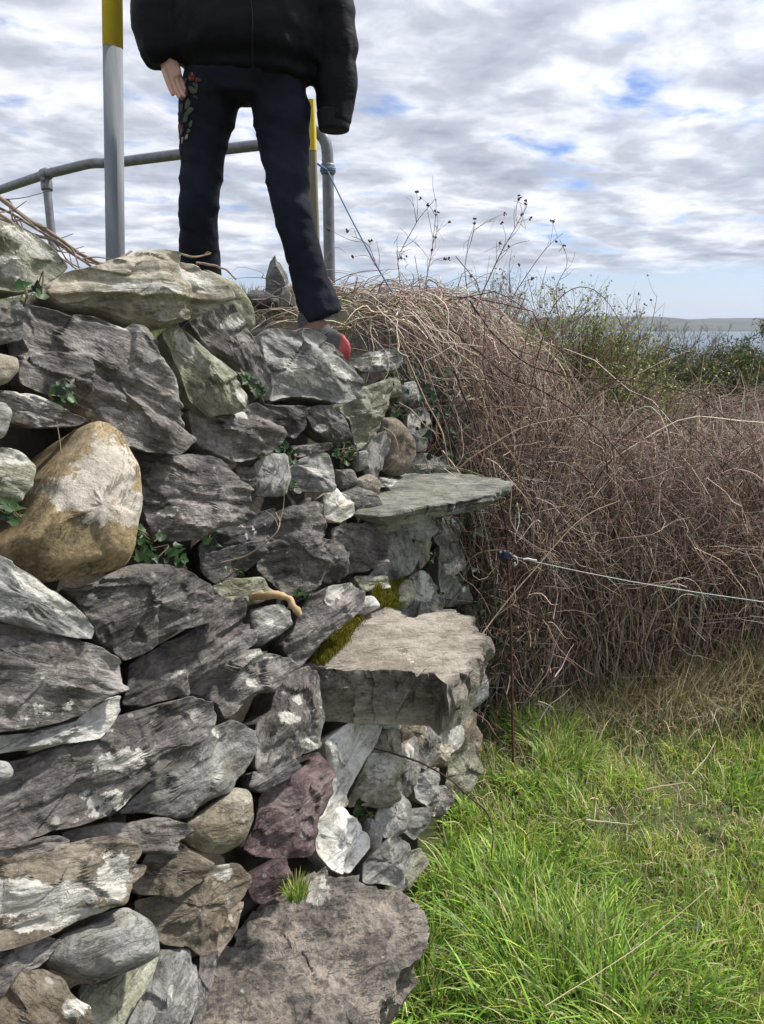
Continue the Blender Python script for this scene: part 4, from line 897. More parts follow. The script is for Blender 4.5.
n = 620; y = rng.uniform(2.45, 3.1, n); z = rng.uniform(.15, 1.35, n); x = face_x(y, z) + rng.uniform(.0, .16, n); P = tv(x, y, z); Nn = FNU * .8 + np.array([0, -.5, .3]) + .7 * unit(n); Nn /= np.linalg.norm(Nn, axis=1, keepdims=True)
root = empty('ivy', (.45, 2.7, 0), 'dark ivy curtain behind the rusty iron rod at the end of the wall', 'ivy', 'ivy in the joints of the wall')
V, F, C = leaf_batch(P, Nn, rng.uniform(.014, .036, n), rand_cols(n, [(.018, .042, .018), (.03, .07, .026), (.07, .11, .06)], [3, 3, 1], .2)); part_under(mesh_obj('leaves', V, F, M['leaf'], colors=C, smooth=False), root)
n = 60; p0 = tv(rng.uniform(.35, .6, n), rng.uniform(2.5, 3, n), rng.uniform(.1, .5, n)); p3 = p0 + np.array([-.1, .1, .6]) + rng.normal(0, .12, (n, 3))
V, F, pi = tubes(wobble(bez(p0, p0 + (p3 - p0) * .3, p0 + (p3 - p0) * .7, p3, 10), .06, 5, 3), np.full(n, .002), 4, .6); part_under(mesh_obj('creeper', V, F, M['stem'], colors=np.tile((.10, .07, .045), (len(V), 1))), root)

# shrubs beyond ---------------------------------------------------------
def shrub(name, label, cat, base, rx, ry, h, nst, nlf, lsize, lcols, lw, scol, group=None, sub=3, rad=.006, droop=0., top_only=.0, leafk='oval', pw=1.):
    root = empty(name, base, label, cat, group); bx, by, bz = base
    az = rng.uniform(0, 6.28, nst); sp_ = np.sqrt(rng.uniform(0, 1, nst)); hh = h * rng.uniform(.6, 1.0, nst) * (1 - .35 * sp_ ** 2)
    p0 = tv(bx + rng.normal(0, rx * .12, nst), by + rng.normal(0, ry * .12, nst), np.full(nst, bz)); p3 = tv(bx + rx * sp_ * np.cos(az), by + ry * sp_ * np.sin(az), bz + hh)
    p1 = p0 + (p3 - p0) * .3 + np.array([0, 0, .15 * h]); p2 = p0 + (p3 - p0) * .7 + np.array([0, 0, .06 * h])
    A = wobble(bez(p0, p1, p2, p3, 10), .12 * h, 2.5 / h, 5); Vl, Fl, nn_ = [], [], 0
    V, F, _ = tubes(A, rad * rng.uniform(.5, 1, nst), 4, .3); Vl.append(V); Fl.append(F); nn_ += len(V); tips = [A]
    cur = A; r = rad
    for lev in range(sub):
        m_ = {0: 3, 1: 4, 2: 3}[lev]; idx = np.repeat(np.arange(len(cur)), m_); if_ = rng.integers(int(cur.shape[1] * .3), cur.shape[1] - 1, len(idx)); s0 = cur[idx, if_]; dr = cur[idx, if_ + 1] - s0; dr /= np.linalg.norm(dr, axis=1, keepdims=True) + 1e-9
        dr = dr + unit(len(idx)) * .75 + np.array([0, 0, .25 - droop]); dr /= np.linalg.norm(dr, axis=1, keepdims=True); L = h * (.25, .14, .08)[lev] * rng.uniform(.5, 1.2, len(idx)); s3 = s0 + dr * L[:, None]
        B_ = wobble(bez(s0, s0 + dr * L[:, None] * .35, s0 + dr * L[:, None] * .7, s3, 6), L.mean() * .3, 4, 8); r *= .6
        V, F, _ = tubes(B_, r * rng.uniform(.7, 1.1, len(idx)), 3, .4); Vl.append(V); Fl.append(F + nn_); nn_ += len(V); tips.append(B_); cur = B_
    V = np.concatenate(Vl); C = np.tile(scol, (len(V), 1)) * (1 + .25 * fbm(V * 3, 4, 2))[:, None]
    part_under(mesh_obj('stem', V, np.concatenate(Fl), M['stem'], colors=C), root)
    if nlf:
        allp = np.concatenate([t_[:, 2:].reshape(-1, 3) for t_ in tips[-2:]]); ii = rng.integers(0, len(allp), nlf); P = allp[ii] + rng.normal(0, lsize * .8, (nlf, 3))
        k = (P[:, 2] - bz) / h > top_only; cl = fbm(P * 3.0 / max(h, .8), 31, 3); k &= cl + rng.uniform(-.3, .3, nlf) > -.12; P = P[k]
        Nn = unit(len(P)) + np.array([.2, -.3, .6]); Nn /= np.linalg.norm(Nn, axis=1, keepdims=True)
        V, F, C = leaf_batch(P, Nn, rng.uniform(.6, 1.3, len(P)) * lsize, rand_cols(len(P), lcols, lw, .22), leafk, .9 * pw); part_under(mesh_obj('foliage', V, F, M['leaf'], colors=C, smooth=False), root)
    return root
GB = [(.26, .33, .07), (.38, .44, .12), (.17, .20, .06), (.34, .29, .15)]
shrub('leafy_shrub', 'bushy shrub just coming into bright green leaf above the brambles', 'shrub', (.98, 4.2, .05), .54, .42, 1.50, 300, 52000, .017, GB, [4, 3, 2, 1], (.17, .13, .10), top_only=.42)
shrub('leafy_shrub', 'small sprig of fresh green leaves low among the brambles', 'shrub', (1.22, 4.0, .1), .28, .3, 1.14, 20, 3500, .018, GB, [4, 3, 1, 1], (.17, .13, .10), top_only=.55)
shrub('leafy_shrub', 'green tinged shrub behind the crown of the bramble heap', 'shrub', (.80, 4.8, .1), .36, .4, 1.60, 140, 15000, .017, GB, [3, 2, 3, 2], (.20, .14, .12), top_only=.5)
shrub('leafy_shrub', 'brownish twiggy shrub with few leaves on the right shoulder of the green one', 'shrub', (1.42, 5.0, .05), .42, .4, 1.40, 150, 20000, .017, GB, [2, 1, 3, 5], (.24, .18, .15), top_only=.4)
GO = [(.065, .095, .035), (.10, .13, .045), (.18, .15, .06), (.04, .06, .022), (.30, .19, .05)]
for (px, py, d, rx, h, lb) in [(745,346,9.5,.9,1.75,'dark green gorse bush at the edge of the brambles'),(700,372,8.4,.65,1.38,'low round gorse bush with ochre tips left of the larger gorse'),(652,370,9.0,.75,1.42,'brown green gorse bush below the sea at the centre of the gap'),(800,360,8.2,1.0,1.5,'gorse bush half out of view at the far right'),(612,360,10.,.7,1.55,'dull brown bush left of the sea view')]:
    P = Pd(px, py, d); b0 = float(gz(P[0], P[1])); hh = P[2] - b0 + .05
    shrub('gorse_bush', lb, 'gorse', (P[0], P[1], b0), rx, rx * .8, hh, 60, 30000, .055, GO, [4, 3, 2.2, 2, .7], (.14, .11, .08), 'gorse bushes beyond the brambles', pw=.45, top_only=.2, rad=.004)
for (px, py, d, rx, lb) in [(676,318,16,1.1,'leafless tree standing in front of the sea'),(752,322,20,1.5,'leafless tree at the right in front of the sea'),(700,332,19,1.2,'lower leafless bush right of the bare tree'),(628,328,14,.7,'thin bare sapling at the left end of the sea view')]:
    P = Pd(px, py, d); b0 = float(gz(P[0], P[1])); hh = P[2] - b0
    shrub('bare_tree', lb, 'bare tree', (P[0], P[1], b0), rx, rx * .8, hh, 30, 0, .02, GO, [1] * 5, (.20, .16, .14), 'bare trees in front of the sea', rad=.011)

# tall bramble canes against the sky -------------------------------------
def cane(pts, label, r=.0022, nt=7, berries=6, colr=(.15, .075, .06), group='tall bramble canes against the sky', name='bramble_cane', dd=0):
    """pts: (px, py, depth)"""
    W = [Pd(a, b_, c_) for a, b_, c_ in pts]; root = empty(name, W[0], label, 'bramble cane', group)
    A = smooth_path(W, 30); A = A + fbm(A * 8, int(pts[0][0]), 3)[:, None] * .012
    st = [A]; V, F, _ = tubes(A[None], np.array([r]), 6, .45); Vs_, Fs_, k_ = [V], [F], len(V); B_ = []
    for _ in range(nt):
        i = int(rng.integers(5, 29)); dr = A[i] - A[i - 1]; dr /= np.linalg.norm(dr) + 1e-9; dr = dr + unit(1)[0] * .9 + np.array([0, 0, .35]); dr /= np.linalg.norm(dr); L = rng.uniform(.05, .16)
        T_ = smooth_path([A[i], A[i] + dr * L * .5 + rng.normal(0, .008, 3), A[i] + dr * L + rng.normal(0, .015, 3)], 8); V, F, _ = tubes(T_[None], np.array([r * .5]), 4, .5); Vs_.append(V); Fs_.append(F + k_); k_ += len(V); B_.append(T_[-1])
        if rng.uniform() < .5:
            T2 = smooth_path([T_[4], T_[4] + unit(1)[0] * .03, T_[4] + unit(1)[0] * .05], 5); V, F, _ = tubes(T2[None], np.array([r * .4]), 4, .5); Vs_.append(V); Fs_.append(F + k_); k_ += len(V); B_.append(T2[-1])
    V = np.concatenate(Vs_); part_under(mesh_obj('stem', V, np.concatenate(Fs_), M['stem'], colors=np.tile(colr, (len(V), 1))), root)
    if berries and B_:
        for q in B_[:berries]:
            ct, szs, rts = [q], [np.full(3, .003)], [np.eye(3)]
            for _ in range(4): ct.append(q + rng.normal(0, .0035, 3)); szs.append(np.full(3, rng.uniform(.0022, .0042))); rts.append(np.eye(3))
            V, F = blob_batch(ct, szs, rts, 3); part_under(mesh_obj('seed_head', V, F, M['stem'], colors=np.tile((.13, .065, .05), (len(V), 1))), root)
cane([(408,300,2.9),(398,262,2.95),(415,225,3.0),(434,200,3.0)], 'short upright cane rising beside the blue rope', berries=3)
cane([(424,292,3.0),(432,250,3.0),(437,198,3.0)], 'straight thin cane pointing straight up from the heap', nt=10, berries=8)
cane([(470,296,3.1),(466,262,3.1),(474,228,3.15)], 'short dark cane with a bud on the crown of the heap', nt=5, berries=4)
cane([(476,310,3.0),(496,262,3.0),(515,228,3.05),(527,206,3.1)], 'tall cane leaning right with seed clusters at its tip', nt=10, berries=9, r=.0025)
cane([(500,320,3.2),(520,285,3.2),(545,250,3.25),(562,234,3.3)], 'slender cane leaning right behind the seeded cane', nt=6, berries=4)
cane([(560,330,3.4),(556,290,3.4),(568,262,3.45),(559,240,3.5)], 'thin kinked cane in front of the green shrub', nt=6, berries=3)
cane([(640,340,4.0),(637,318,4.0),(636,296,4.0)], 'isolated upright stalk in front of the sea', nt=5, berries=4)
cane([(648,345,4.2),(654,312,4.2),(657,296,4.2)], 'second upright stalk in front of the sea leaning right', nt=3, berries=2)
cane([(392,292,2.8),(378,268,2.8),(366,246,2.85),(352,236,2.9)], 'reddish cane bending left towards the railing', nt=6, berries=4)
DK = (.055, .032, .028)
gr = 'dark canes arching over the thicket'
cane([(452,330,2.75),(500,372,2.7),(560,400,2.65),(610,440,2.6),(660,520,2.6)], 'dark purple cane sweeping down to the right from the heap', r=.0035, nt=4, berries=0, colr=DK, group=gr)
cane([(470,300,2.8),(505,345,2.75),(555,375,2.7),(640,382,2.8),(700,398,2.9),(745,440,3.0),(764,470,3.0)], 'long dark cane arching across the top of the thicket', r=.0033, nt=6, berries=0, colr=DK, group=gr)
cane([(455,370,2.6),(480,440,2.55),(505,520,2.5),(520,600,2.5),(535,680,2.5)], 'dark cane hanging steeply beside the wall end', r=.004, nt=3, berries=0, colr=DK, group=gr)
cane([(590,310,3.5),(545,345,3.3),(520,400,3.1),(535,480,3.0)], 'dark hooked cane curving back on itself under the shrub', r=.003, nt=3, berries=0, colr=DK, group=gr)
cane([(696,428,3.2),(700,385,3.2),(704,352,3.2)], 'pale dry stalk standing in front of the gorse', r=.002, nt=1, berries=0, colr=(.45, .36, .25), group=gr)
cane([(600,395,3.2),(640,372,3.2),(690,350,3.3),(704,350,3.3)], 'pale arching stem meeting the dry stalk', r=.0018, nt=1, berries=0, colr=(.42, .33, .23), group=gr)
PL = (.36, .27, .20); gr = 'pale bramble stems at the end of the wall'
cane([(396,330,2.6),(404,350,2.55),(440,430,2.4),(452,468,2.4),(480,452,2.4),(530,425,2.45),(590,415,2.55)], 'pale looping stem hanging over the upper step', r=.003, nt=3, berries=0, colr=PL, group=gr)
cane([(510,492,2.35),(512,520,2.35),(530,542,2.35),(560,556,2.4)], 'pale stem curling below the tip of the upper step', r=.002, nt=1, berries=0, colr=PL, group=gr)
cane([(478,640,2.3),(500,610,2.35),(530,575,2.4),(580,520,2.5),(620,500,2.6)], 'pale stem rising to the right behind the rusty rod', r=.0028, nt=2, berries=0, colr=PL, group=gr)

# small broad leaves growing in the turf
n = 2600; x = rng.uniform(.1, 2.4, n); y = rng.uniform(1.1, 3.6, n); k = lawn_mask(x, y) & (fbm(np.stack([x * 3, y * 3, x * 0], -1), 55, 3) + rng.uniform(-.2, .2, n) > .12) & (y < hedge_front(x)); x, y = x[k], y[k]; n = len(x)
P = tv(x, y, gz(x, y) + rng.uniform(.01, .045, n)); Nn = unit(n) * .6 + np.array([0, 0, 1.]); Nn /= np.linalg.norm(Nn, axis=1, keepdims=True)
V, F, C = leaf_batch(P, Nn, rng.uniform(.010, .026, n), rand_cols(n, [(.10, .20, .04), (.16, .28, .06), (.08, .14, .05)], [3, 2, 2], .2), 'oval', 1.2)
tag(mesh_obj('weeds', V, F, M['leaf'], colors=C, smooth=False), 'small broad leaved weeds scattered through the grass', 'weeds', kind='stuff')
# ------------------------------------------------------------------ RAILING, POLES, ROPE, WIRE
M['galv'] = simple('galvanised_steel', (.13, .14, .155), (.24, .25, .265), .48, 25, .25, .35, .001)
M['galvp'] = simple('grey_painted_pole', (.17, .185, .21), (.27, .29, .315), .8, 30, .6, .0, .002, (1, 1, .12), .2)
M['yellow'] = simple('yellow_paint', (.78, .56, .04), (.86, .66, .08), .5, 14, .2, .0, .001)
M['postw'] = simple('weathered_post', (.20, .17, .12), (.34, .29, .21), .85, 16, .6, 0, .003, (1, 1, .1))
M['rust'] = simple('rusted_iron', (.055, .022, .015), (.13, .05, .035), .85, 60, .7, .2, .001)
M['rope'] = simple('blue_rope', (.08, .15, .26), (.16, .25, .38), .8, 200, .5, 0, .001)
M['rusty'] = simple('rust_stain', (.16, .08, .035), (.30, .17, .08), .9, 40, .6, 0, .003)
GZ = 1.36
rail = empty('hand_railing', (-.25, 3.2, GZ), 'galvanised tube railing with a rounded corner behind the walker', 'railing')
cr = [Pd(317, 141, 3.15), Pd(300, 142.5, 3.18), Pd(250, 148, 3.29), Pd(190, 153.5, 3.42), Pd(135, 157, 3.56), Pd(112, 159, 3.62)]
zr = float(np.mean([c[2] for c in cr]))
tail = [Pd(92, 162, 3.68), Pd(76, 166, 3.74), Pd(58, 172, 3.80), Pd(45, 176, 3.86), Pd(0, 192, 4.25)]
ext = [tail[-1] + (tail[-1] - tail[-2]) * k for k in (1.5, 3.)]
foot = Pd(330, 300, 3.12); foot[2] = GZ
topc = cr[0].copy()
P = [foot, np.array([foot[0], foot[1], zr - .25]), np.array([foot[0], foot[1], zr - .13])]
for a_ in (20, 45, 70): P.append(np.array([foot[0], foot[1], zr - .10]) + .10 * np.array([-(1 - math.cos(R(a_))), 0, math.sin(R(a_))]))
def flat(q): q = q.copy(); q[2] = zr; return q
P += [np.array([foot[0] - .115, foot[1] + .01, zr])] + [flat(c) for c in cr[1:]] + [q * np.array([1, 1, 0]) + np.array([0, 0, zr + (q[2] - zr) * .6]) for q in tail + ext]
part_under(pipe('rail', P, .0235, M['galv'], n=120, sides=14), rail)
def post(px, py, d, name='post', r=.0215, rust=True):
    t_ = Pd(px, py, d); q = np.array([t_[0] + .0, t_[1], GZ - .1]); return t_, q
tq = P[P.__len__() - 4] if False else None
rp = smooth_path(P, 400); k = int(np.argmin([abs(382 + FPX * (q[0] / ((q - CAM) @ np.array([0, cp, -sp]))) - 45) if q[1] > 3.4 else 1e9 for q in rp])); tq = rp[k]
low = tq + np.array([.05, -.12, -.95])
part_under(pipe('post', [tq, tq * .6 + low * .4, low], .021, M['galv'], n=12), rail)
def collar(c, ax, r, l, nm='clamp', parent=None):
    ax = np.array(ax, float); ax /= np.linalg.norm(ax); pts = [c - ax * l / 2, c - ax * l * .35, c + ax * l * .35, c + ax * l / 2]
    V, F, _ = tubes(np.array(pts)[None], np.array([[r * .93, r, r, r * .93]]), 16, 1); F = [list(map(int, f)) for f in F] + [list(range(16))[::-1], list(range(48, 64))]
    o = mesh_obj(nm, V, F, M['galv']); part_under(o, parent); return o
cl_ = collar(tq, rp[k + 1] - rp[k - 1], .031, .06, 'clamp', rail); collar(tq + (low - tq) * .055, low - tq, .029, .055, 'clamp', rail)
bo_ = collar(tq + np.array([.0, -.03, -.03]), (0, 1, 0), .012, .03, 'bolt', rail)
sub_under(bo_, cl_)
collar(np.array([foot[0], foot[1], zr - .16]), (0, 0, 1), .029, .04, 'clamp', rail)
# tall grey and yellow pole
pole = empty('tall_pole', (Pd(119, 256, 2.35)[0], Pd(119, 256, 2.35)[1], GZ), 'tall grey pole painted yellow above, standing behind the tan capstone', 'pole')
b_, t_ = Pd(119, 256, 2.35), Pd(108.5, 20, 2.13); b_[1] = t_[1] = (b_[1] + t_[1]) / 2; dr = (t_ - b_) / (t_[2] - b_[2])
q = lambda z: b_ + dr * (z - b_[2])
zy = Py(110, 48, b_[1])[2]
part_under(pipe('shaft', [q(GZ - .1), q(zy)], .0285, M['galvp'], straight=True, sides=20), pole)
part_under(pipe('yellow_band', [q(zy), q(zy + .62)], .0290, M['yellow'], straight=True, sides=20), pole)
# wooden post with a yellow top
wp = empty('wooden_post', (Pd(312, 200, 2.75)[0], Pd(312, 200, 2.75)[1], GZ), 'weathered wooden post with a yellow painted upper part behind the leg', 'post')
def box(name, c0, c1, sx1, sy1, mat, parent):
    bm = bmesh_box(c0, c1, sx1, sy1); V, F = bm; o = mesh_obj(name, V, F, mat, smooth=False); part_under(o, parent); return o
def bmesh_box(c0, c1, a, b):
    V = []; 
    for c in (c0, c1):
        for sx2, sy2 in ((-1, -.7), (-.7, -1), (.7, -1), (1, -.7), (1, .7), (.7, 1), (-.7, 1), (-1, .7)): V.append(c + np.array([sx2 * a / 2, sy2 * b / 2, 0]))
    F = [[i, (i + 1) % 8, 8 + (i + 1) % 8, 8 + i] for i in range(8)] + [list(range(8))[::-1], list(range(8, 16))]; return np.array(V), F
wb = Pd(314, 214, 2.75); wt = Pd(310, 106, 2.66); ym = Pd(313, 151, 2.70)
wt[1] = wb[1] = ym[1]; dd_ = (wt - wb) / (wt[2] - wb[2]); qq = lambda z: wb + dd_ * (z - wb[2])
box('wood', qq(GZ - .1), qq(ym[2]), .034, .034, M['postw'], wp); box('yellow_paint', qq(ym[2]), qq(wt[2] + .02), .0355, .0355, M['yellow'], wp)
# blue rope
kx = np.array([foot[0], foot[1] - .03, zr - .17])
rope = empty('blue_rope', kx, 'thin blue rope tied to the railing and running down into the brambles', 'rope')
e_ = Pd(392, 292, 2.75); pts = [kx + np.array([-.02, -.01, .04]), kx + np.array([0, -.0, .0]), kx * .66 + e_ * .34 + np.array([0, 0, -.012]), kx * .33 + e_ * .67 + np.array([0, 0, -.012]), e_]
part_under(pipe('rope', pts, .0030, M['rope'], n=60, sides=6), rope)
th = np.linspace(0, 2 * math.pi * 2.4, 40); part_under(pipe('knot', np.stack([foot[0] + .028 * np.cos(th), foot[1] + .028 * np.sin(th), zr - .17 + .006 * th / 6.28], 1), .005, M['rope'], straight=True, sides=6), rope)
part_under(pipe('loose_end', [kx, kx + np.array([-.05, -.02, .03]), kx + np.array([-.07, -.02, .06]), kx + np.array([-.04, -.01, .075])], .0042, M['rope'], n=14, sides=6), rope)
# rusty rod, insulator, electric wire
rod_t = Pd(507, 541, 2.42); rod_b = Pd(513, 762, 2.5)
rod = empty('iron_rod', rod_b, 'thin rusty iron rod standing at the end of the wall', 'rod')
part_under(pipe('rod', [rod_t, rod_t * .5 + rod_b * .5 + np.array([.004, 0, 0]), rod_b], .0045, M['rust'], n=20, sides=10), rod)
M['plast'] = simple('dark_blue_plastic', (.012, .018, .04), (.03, .04, .08), .45, 30, .2, 0, .001)
ic = Pd(505, 555, 2.41); ins = []
cs2 = [ic + np.array(v) for v in [(-.012, 0, 0), (.0, -.004, .002), (.014, -.006, .0), (.026, -.006, -.003), (-.018, -.004, .006), (.008, -.01, -.008)]]
V, F = blob_batch(cs2, [np.array(s) for s in [(.010, .010, .014), (.013, .012, .016), (.009, .009, .010), (.010, .007, .006), (.007, .008, .009), (.007, .007, .007)]], [np.eye(3)] * 6, 9)
io_ = mesh_obj('insulator', V, F, M['plast']); part_under(io_, rod)
M['wire'] = simple('white_electric_twine', (.55, .55, .53), (.75, .75, .72), .6, 200, .3)
wr = empty('electric_wire', ic, 'white electric fence twine strung from the rusty rod to the right', 'fence wire')
far = Pd(764, 602, 2.30); f2 = far + (far - ic) * 4.0
wpts = [ic + np.array([.02, -.008, .0])] + [ic + (far - ic) * s + np.array([0, 0, -.012 * math.sin(math.pi * s)]) for s in (.1, .3, .5, .75, 1)] + [f2]
part_under(pipe('twine', wpts, .0013, M['wire'], straight=True, sides=6), wr)
lp = [ic + np.array(v) for v in [(.022, -.010, .0), (.034, -.012, -.004), (.040, -.012, -.020), (.034, -.012, -.032), (.030, -.01, -.022)]]
part_under(pipe('loop', lp, .0024, M['wire'], n=20, sides=6), wr)
kn = ic + (far - ic) * .11; part_under(pipe('knot', [kn - np.array([.03, 0, -.002]), kn + np.array([-.015, 0, .004]), kn, kn + np.array([.014, 0, -.002])], .0034, M['wire'], n=24, sides=6), wr)

# ------------------------------------------------------------------ STICKS AND TWIGS
def twig(name, pts, r, colr, label, cat='twig', group=None, forks=0, sides=7, taper=.5):
    W = np.array([Pd(*p) for p in pts]); root = empty(name, W[0], label, cat, group); A = smooth_path(W, 40); A = A + fbm(A * 14, int(pts[0][0]) % 90, 3)[:, None] * r * 1.4
    V, F, _ = tubes(A[None], np.array([r]), sides, taper); V = V + fbm(V * 90, 4, 2)[:, None] * r * .35; Vv, Ff, k = [V], [F], len(V)
    for _ in range(forks):
        i = int(rng.integers(4, 36)); dr = A[i + 1] - A[i]; dr /= np.linalg.norm(dr); dr = dr + unit(1)[0] * .8; L = rng.uniform(.02, .07)
        T_ = smooth_path([A[i], A[i] + dr * L * .5, A[i] + dr * L + rng.normal(0, .01, 3)], 6); V, F, _ = tubes(T_[None], np.array([r * .45]), 5, .5); Vv.append(V); Ff.append(F + k); k += len(V)
    V = np.concatenate(Vv); o = mesh_obj('stem', V, np.concatenate(Ff), M['stem'], colors=np.array(colr) * (1 + .35 * fbm(V * 40, 7, 3))[:, None]); part_under(o, root); return root
gt = 'dead vine stems lying over the left end of the wall'
twig('vine_stem', [(-40,165,1.15),(0,198,1.16),(22,216,1.17),(60,240,1.2),(95,260,1.24),(112,262,1.26),(133,250,1.3)], .0042, (.25,.195,.15), 'thick knotty vine stem running to the foot of the grey pole', group=gt, forks=7)
twig('vine_stem', [(-40,210,1.15),(0,219,1.16),(30,234,1.18),(60,244,1.2),(95,268,1.24),(110,276,1.28)], .0034, (.24,.185,.155), 'second pinkish vine stem just below the knotty one', group=gt, forks=6)
twig('vine_stem', [(-40,195,1.2),(0,208,1.2),(40,232,1.22),(72,253,1.26),(104,268,1.3)], .0026, (.17,.13,.11), 'thin dark vine stem crossing between the thicker ones', group=gt, forks=7)
twig('vine_stem', [(-40,190,1.1),(0,214,1.12),(20,231,1.14),(48,250,1.2),(80,270,1.25)], .0028, (.29,.23,.18), 'pale brown vine stem resting on the blotched capstone', group=gt, forks=5)
twig('vine_stem', [(-30,205,1.2),(5,200,1.2),(18,212,1.2),(50,236,1.25),(70,262,1.3),(80,270,1.32)], .0020, (.16,.10,.08), 'thinnest dark vine twig at the far left', group=gt, forks=5)
twig('twig', [(180,254,1.6),(194,257,1.6),(210,254,1.62)], .0028, (.33,.25,.17), 'short broken twig at the hem of the far trouser leg', forks=1)
twig('twig', [(196,263,1.6),(215,266,1.62),(228,272,1.65),(236,280,1.66)], .0030, (.27,.21,.16), 'bent brown twig draped over the right of the tan capstone')
twig('peeled_stick', [(249,602,1.42),(262,599,1.40),(278,598,1.39),(287,603,1.385),(291,612,1.38),(296,619,1.385)], .0085, (.50,.36,.20), 'thick peeled orange stick hooked over stones in the wall centre', 'stick', taper=.7)
twig('thin_cane', [(374,749,1.62),(398,755,1.58),(425,765,1.54),(450,780,1.52),(470,798,1.5),(485,812,1.5),(492,832,1.5),(491,860,1.52)], .0022, (.07,.04,.032), 'dark bent cane sticking out of the wall over the grass', 'cane', forks=1)
twig('vine_stem', [(40,570,1.03),(42,545,1.03),(50,500,1.02),(62,470,1.01),(78,450,1.0),(90,440,1.0)], .0026, (.30,.22,.15), 'rootlet clinging up the left side of the ochre boulder', forks=5)
twig('vine_stem', [(48,470,1.0),(60,485,.99),(80,492,.98),(96,492,.98),(108,484,.98)], .0012, (.20,.11,.07), 'hair thin root curving over the lichen of the ochre boulder')
twig('vine_stem', [(222,562,1.28),(245,556,1.27),(262,545,1.26),(276,533,1.26),(280,522,1.27),(276,512,1.3)], .0016, (.36,.28,.20), 'pale rootlet crossing the dark lumpy slate', forks=2)
twig('vine_stem', [(382,428,2.25),(394,436,2.22),(398,450,2.22),(392,463,2.22),(384,470,2.25)], .0022, (.34,.27,.19), 'thin vine curled round the round brown stone')
twig('vine_stem', [(400,402,2.2),(413,412,2.15),(425,425,2.15),(436,434,2.2)], .0026, (.36,.28,.20), 'straight pale stem lying across the white topped stone')
gs = 'dry stalks lying in the grass'
twig('grass_stalk', [(545,1006,1.42),(600,972,1.5),(650,938,1.6),(712,886,1.78)], .0011, (.50,.42,.28), 'long straight straw stalk lying diagonally over the tussocks', 'stalk', gs)
twig('grass_stalk', [(586,820,1.98),(610,823,1.98),(632,825,1.98)], .0028, (.48,.42,.32), 'short pale broken stem lying on the turf', 'stalk', gs)
twig('grass_stalk', [(646,790,2.2),(680,783,2.22),(692,784,2.22)], .0028, (.40,.32,.22), 'brown stem lying in the grass toward the hedge', 'stalk', gs)
twig('grass_stalk', [(692,774,2.3),(706,758,2.35),(716,741,2.4)], .002, (.50,.44,.32), 'pale stalk propped against the dead grass', 'stalk', gs)

# ------------------------------------------------------------------ MOSS, TUFT, LOOSE STONE
M['moss'] = attr_mat('moss', .9, .25, spec=.1)
def moss(pts, z, n, label, hgt=.014):
    """cushion of upright little shoots over a base"""
    P = np.concatenate([z(p, n // len(pts)) for p in pts]); n = len(P); C = rand_cols(n, [(.16, .16, .02), (.24, .22, .03), (.09, .10, .015), (.28, .20, .05)], [4, 3, 2, 1], .25)
    V, F, Cc = blades(P, rng.uniform(.5, 1.3, n) * hgt, np.full(n, .0011), rng.uniform(.1, 1.6, n), rng.uniform(0, 6.28, n), rng.uniform(.6, 1.6, n), C, 4)
    return tag(mesh_obj('moss', V, F, M['moss'], colors=Cc), label, 'moss', kind='stuff')
def line_pts(zv):
    def f(p, n):
        (x0, y0, x1, y1, w_) = p; s = rng.uniform(0, 1, n); px = x0 + (x1 - x0) * s + rng.normal(0, w_, n); py = y0 + (y1 - y0) * s + rng.normal(0, w_ * .6, n)
        r_ = ray(px, py); t = (zv - 1.5) / r_[:, 2]; return CAM + r_ * t[:, None] + np.array([0, 0, .0])
    return f
moss([(318,660,334,644,3.6),(334,645,358,618,3.6),(322,662,345,638,2.8)], line_pts(.772), 6000, 'strip of yellow green moss along the inner edge of the middle step')
def face_pts(p, n):
    (x0, y0, rx, ry, _) = p; a = rng.uniform(0, 6.28, n); q = np.sqrt(rng.uniform(0, 1, n)); px = x0 + rx * q * np.cos(a); py = y0 + ry * q * np.sin(a); t = face_t(px, py); r_ = ray(px, py); return CAM + r_ * (t - .055 - .02 * np.sqrt(1 - q * q))[:, None]
moss([(392,596,20,13,0),(404,588,9,7,0)], face_pts, 4200, 'rounded cushion of golden moss behind the middle step', .016)
n = 260; c = Pd(298, 886, 1.36); a = rng.uniform(0, 6.28, n); q = .020 * np.sqrt(rng.uniform(0, 1, n)); P = np.stack([c[0] + q * np.cos(a), c[1] + q * np.sin(a) - .02, np.full(n, c[2] - .005)], -1)
V, F, Cc = blades(P, rng.uniform(.012, .045, n), np.full(n, .0010), rng.uniform(.1, 1.0, n), a, rng.uniform(.6, 1.5, n), rand_cols(n, GREENS, [3, 4, 1, 3, 3]), 5)
tag(mesh_obj('grass_tuft', V, F, M['grass'], colors=Cc), 'little tuft of grass growing on the lowest step slab', 'grass tuft')
def loose(c, s, rot, mat, label, seed, ang=(0, 0, 0)):
    V, F = blob_batch([np.zeros(3)], [np.array(s)], [np.array(Matrix.Rotation(R(rot[0]), 3, 'Y') @ Matrix.Rotation(R(rot[1]), 3, 'X'))], seed)
    # finer skin
    o = mesh_obj('loose_stone', V, F, M[mat], attrs={'patch': np.zeros(len(V))}); o.location = [float(v) for v in c]; tag(o, label, 'stone', 'loose stones on the bank'); md = o.modifiers.new('s', 'SUBSURF'); md.levels = md.render_levels = 1; return o
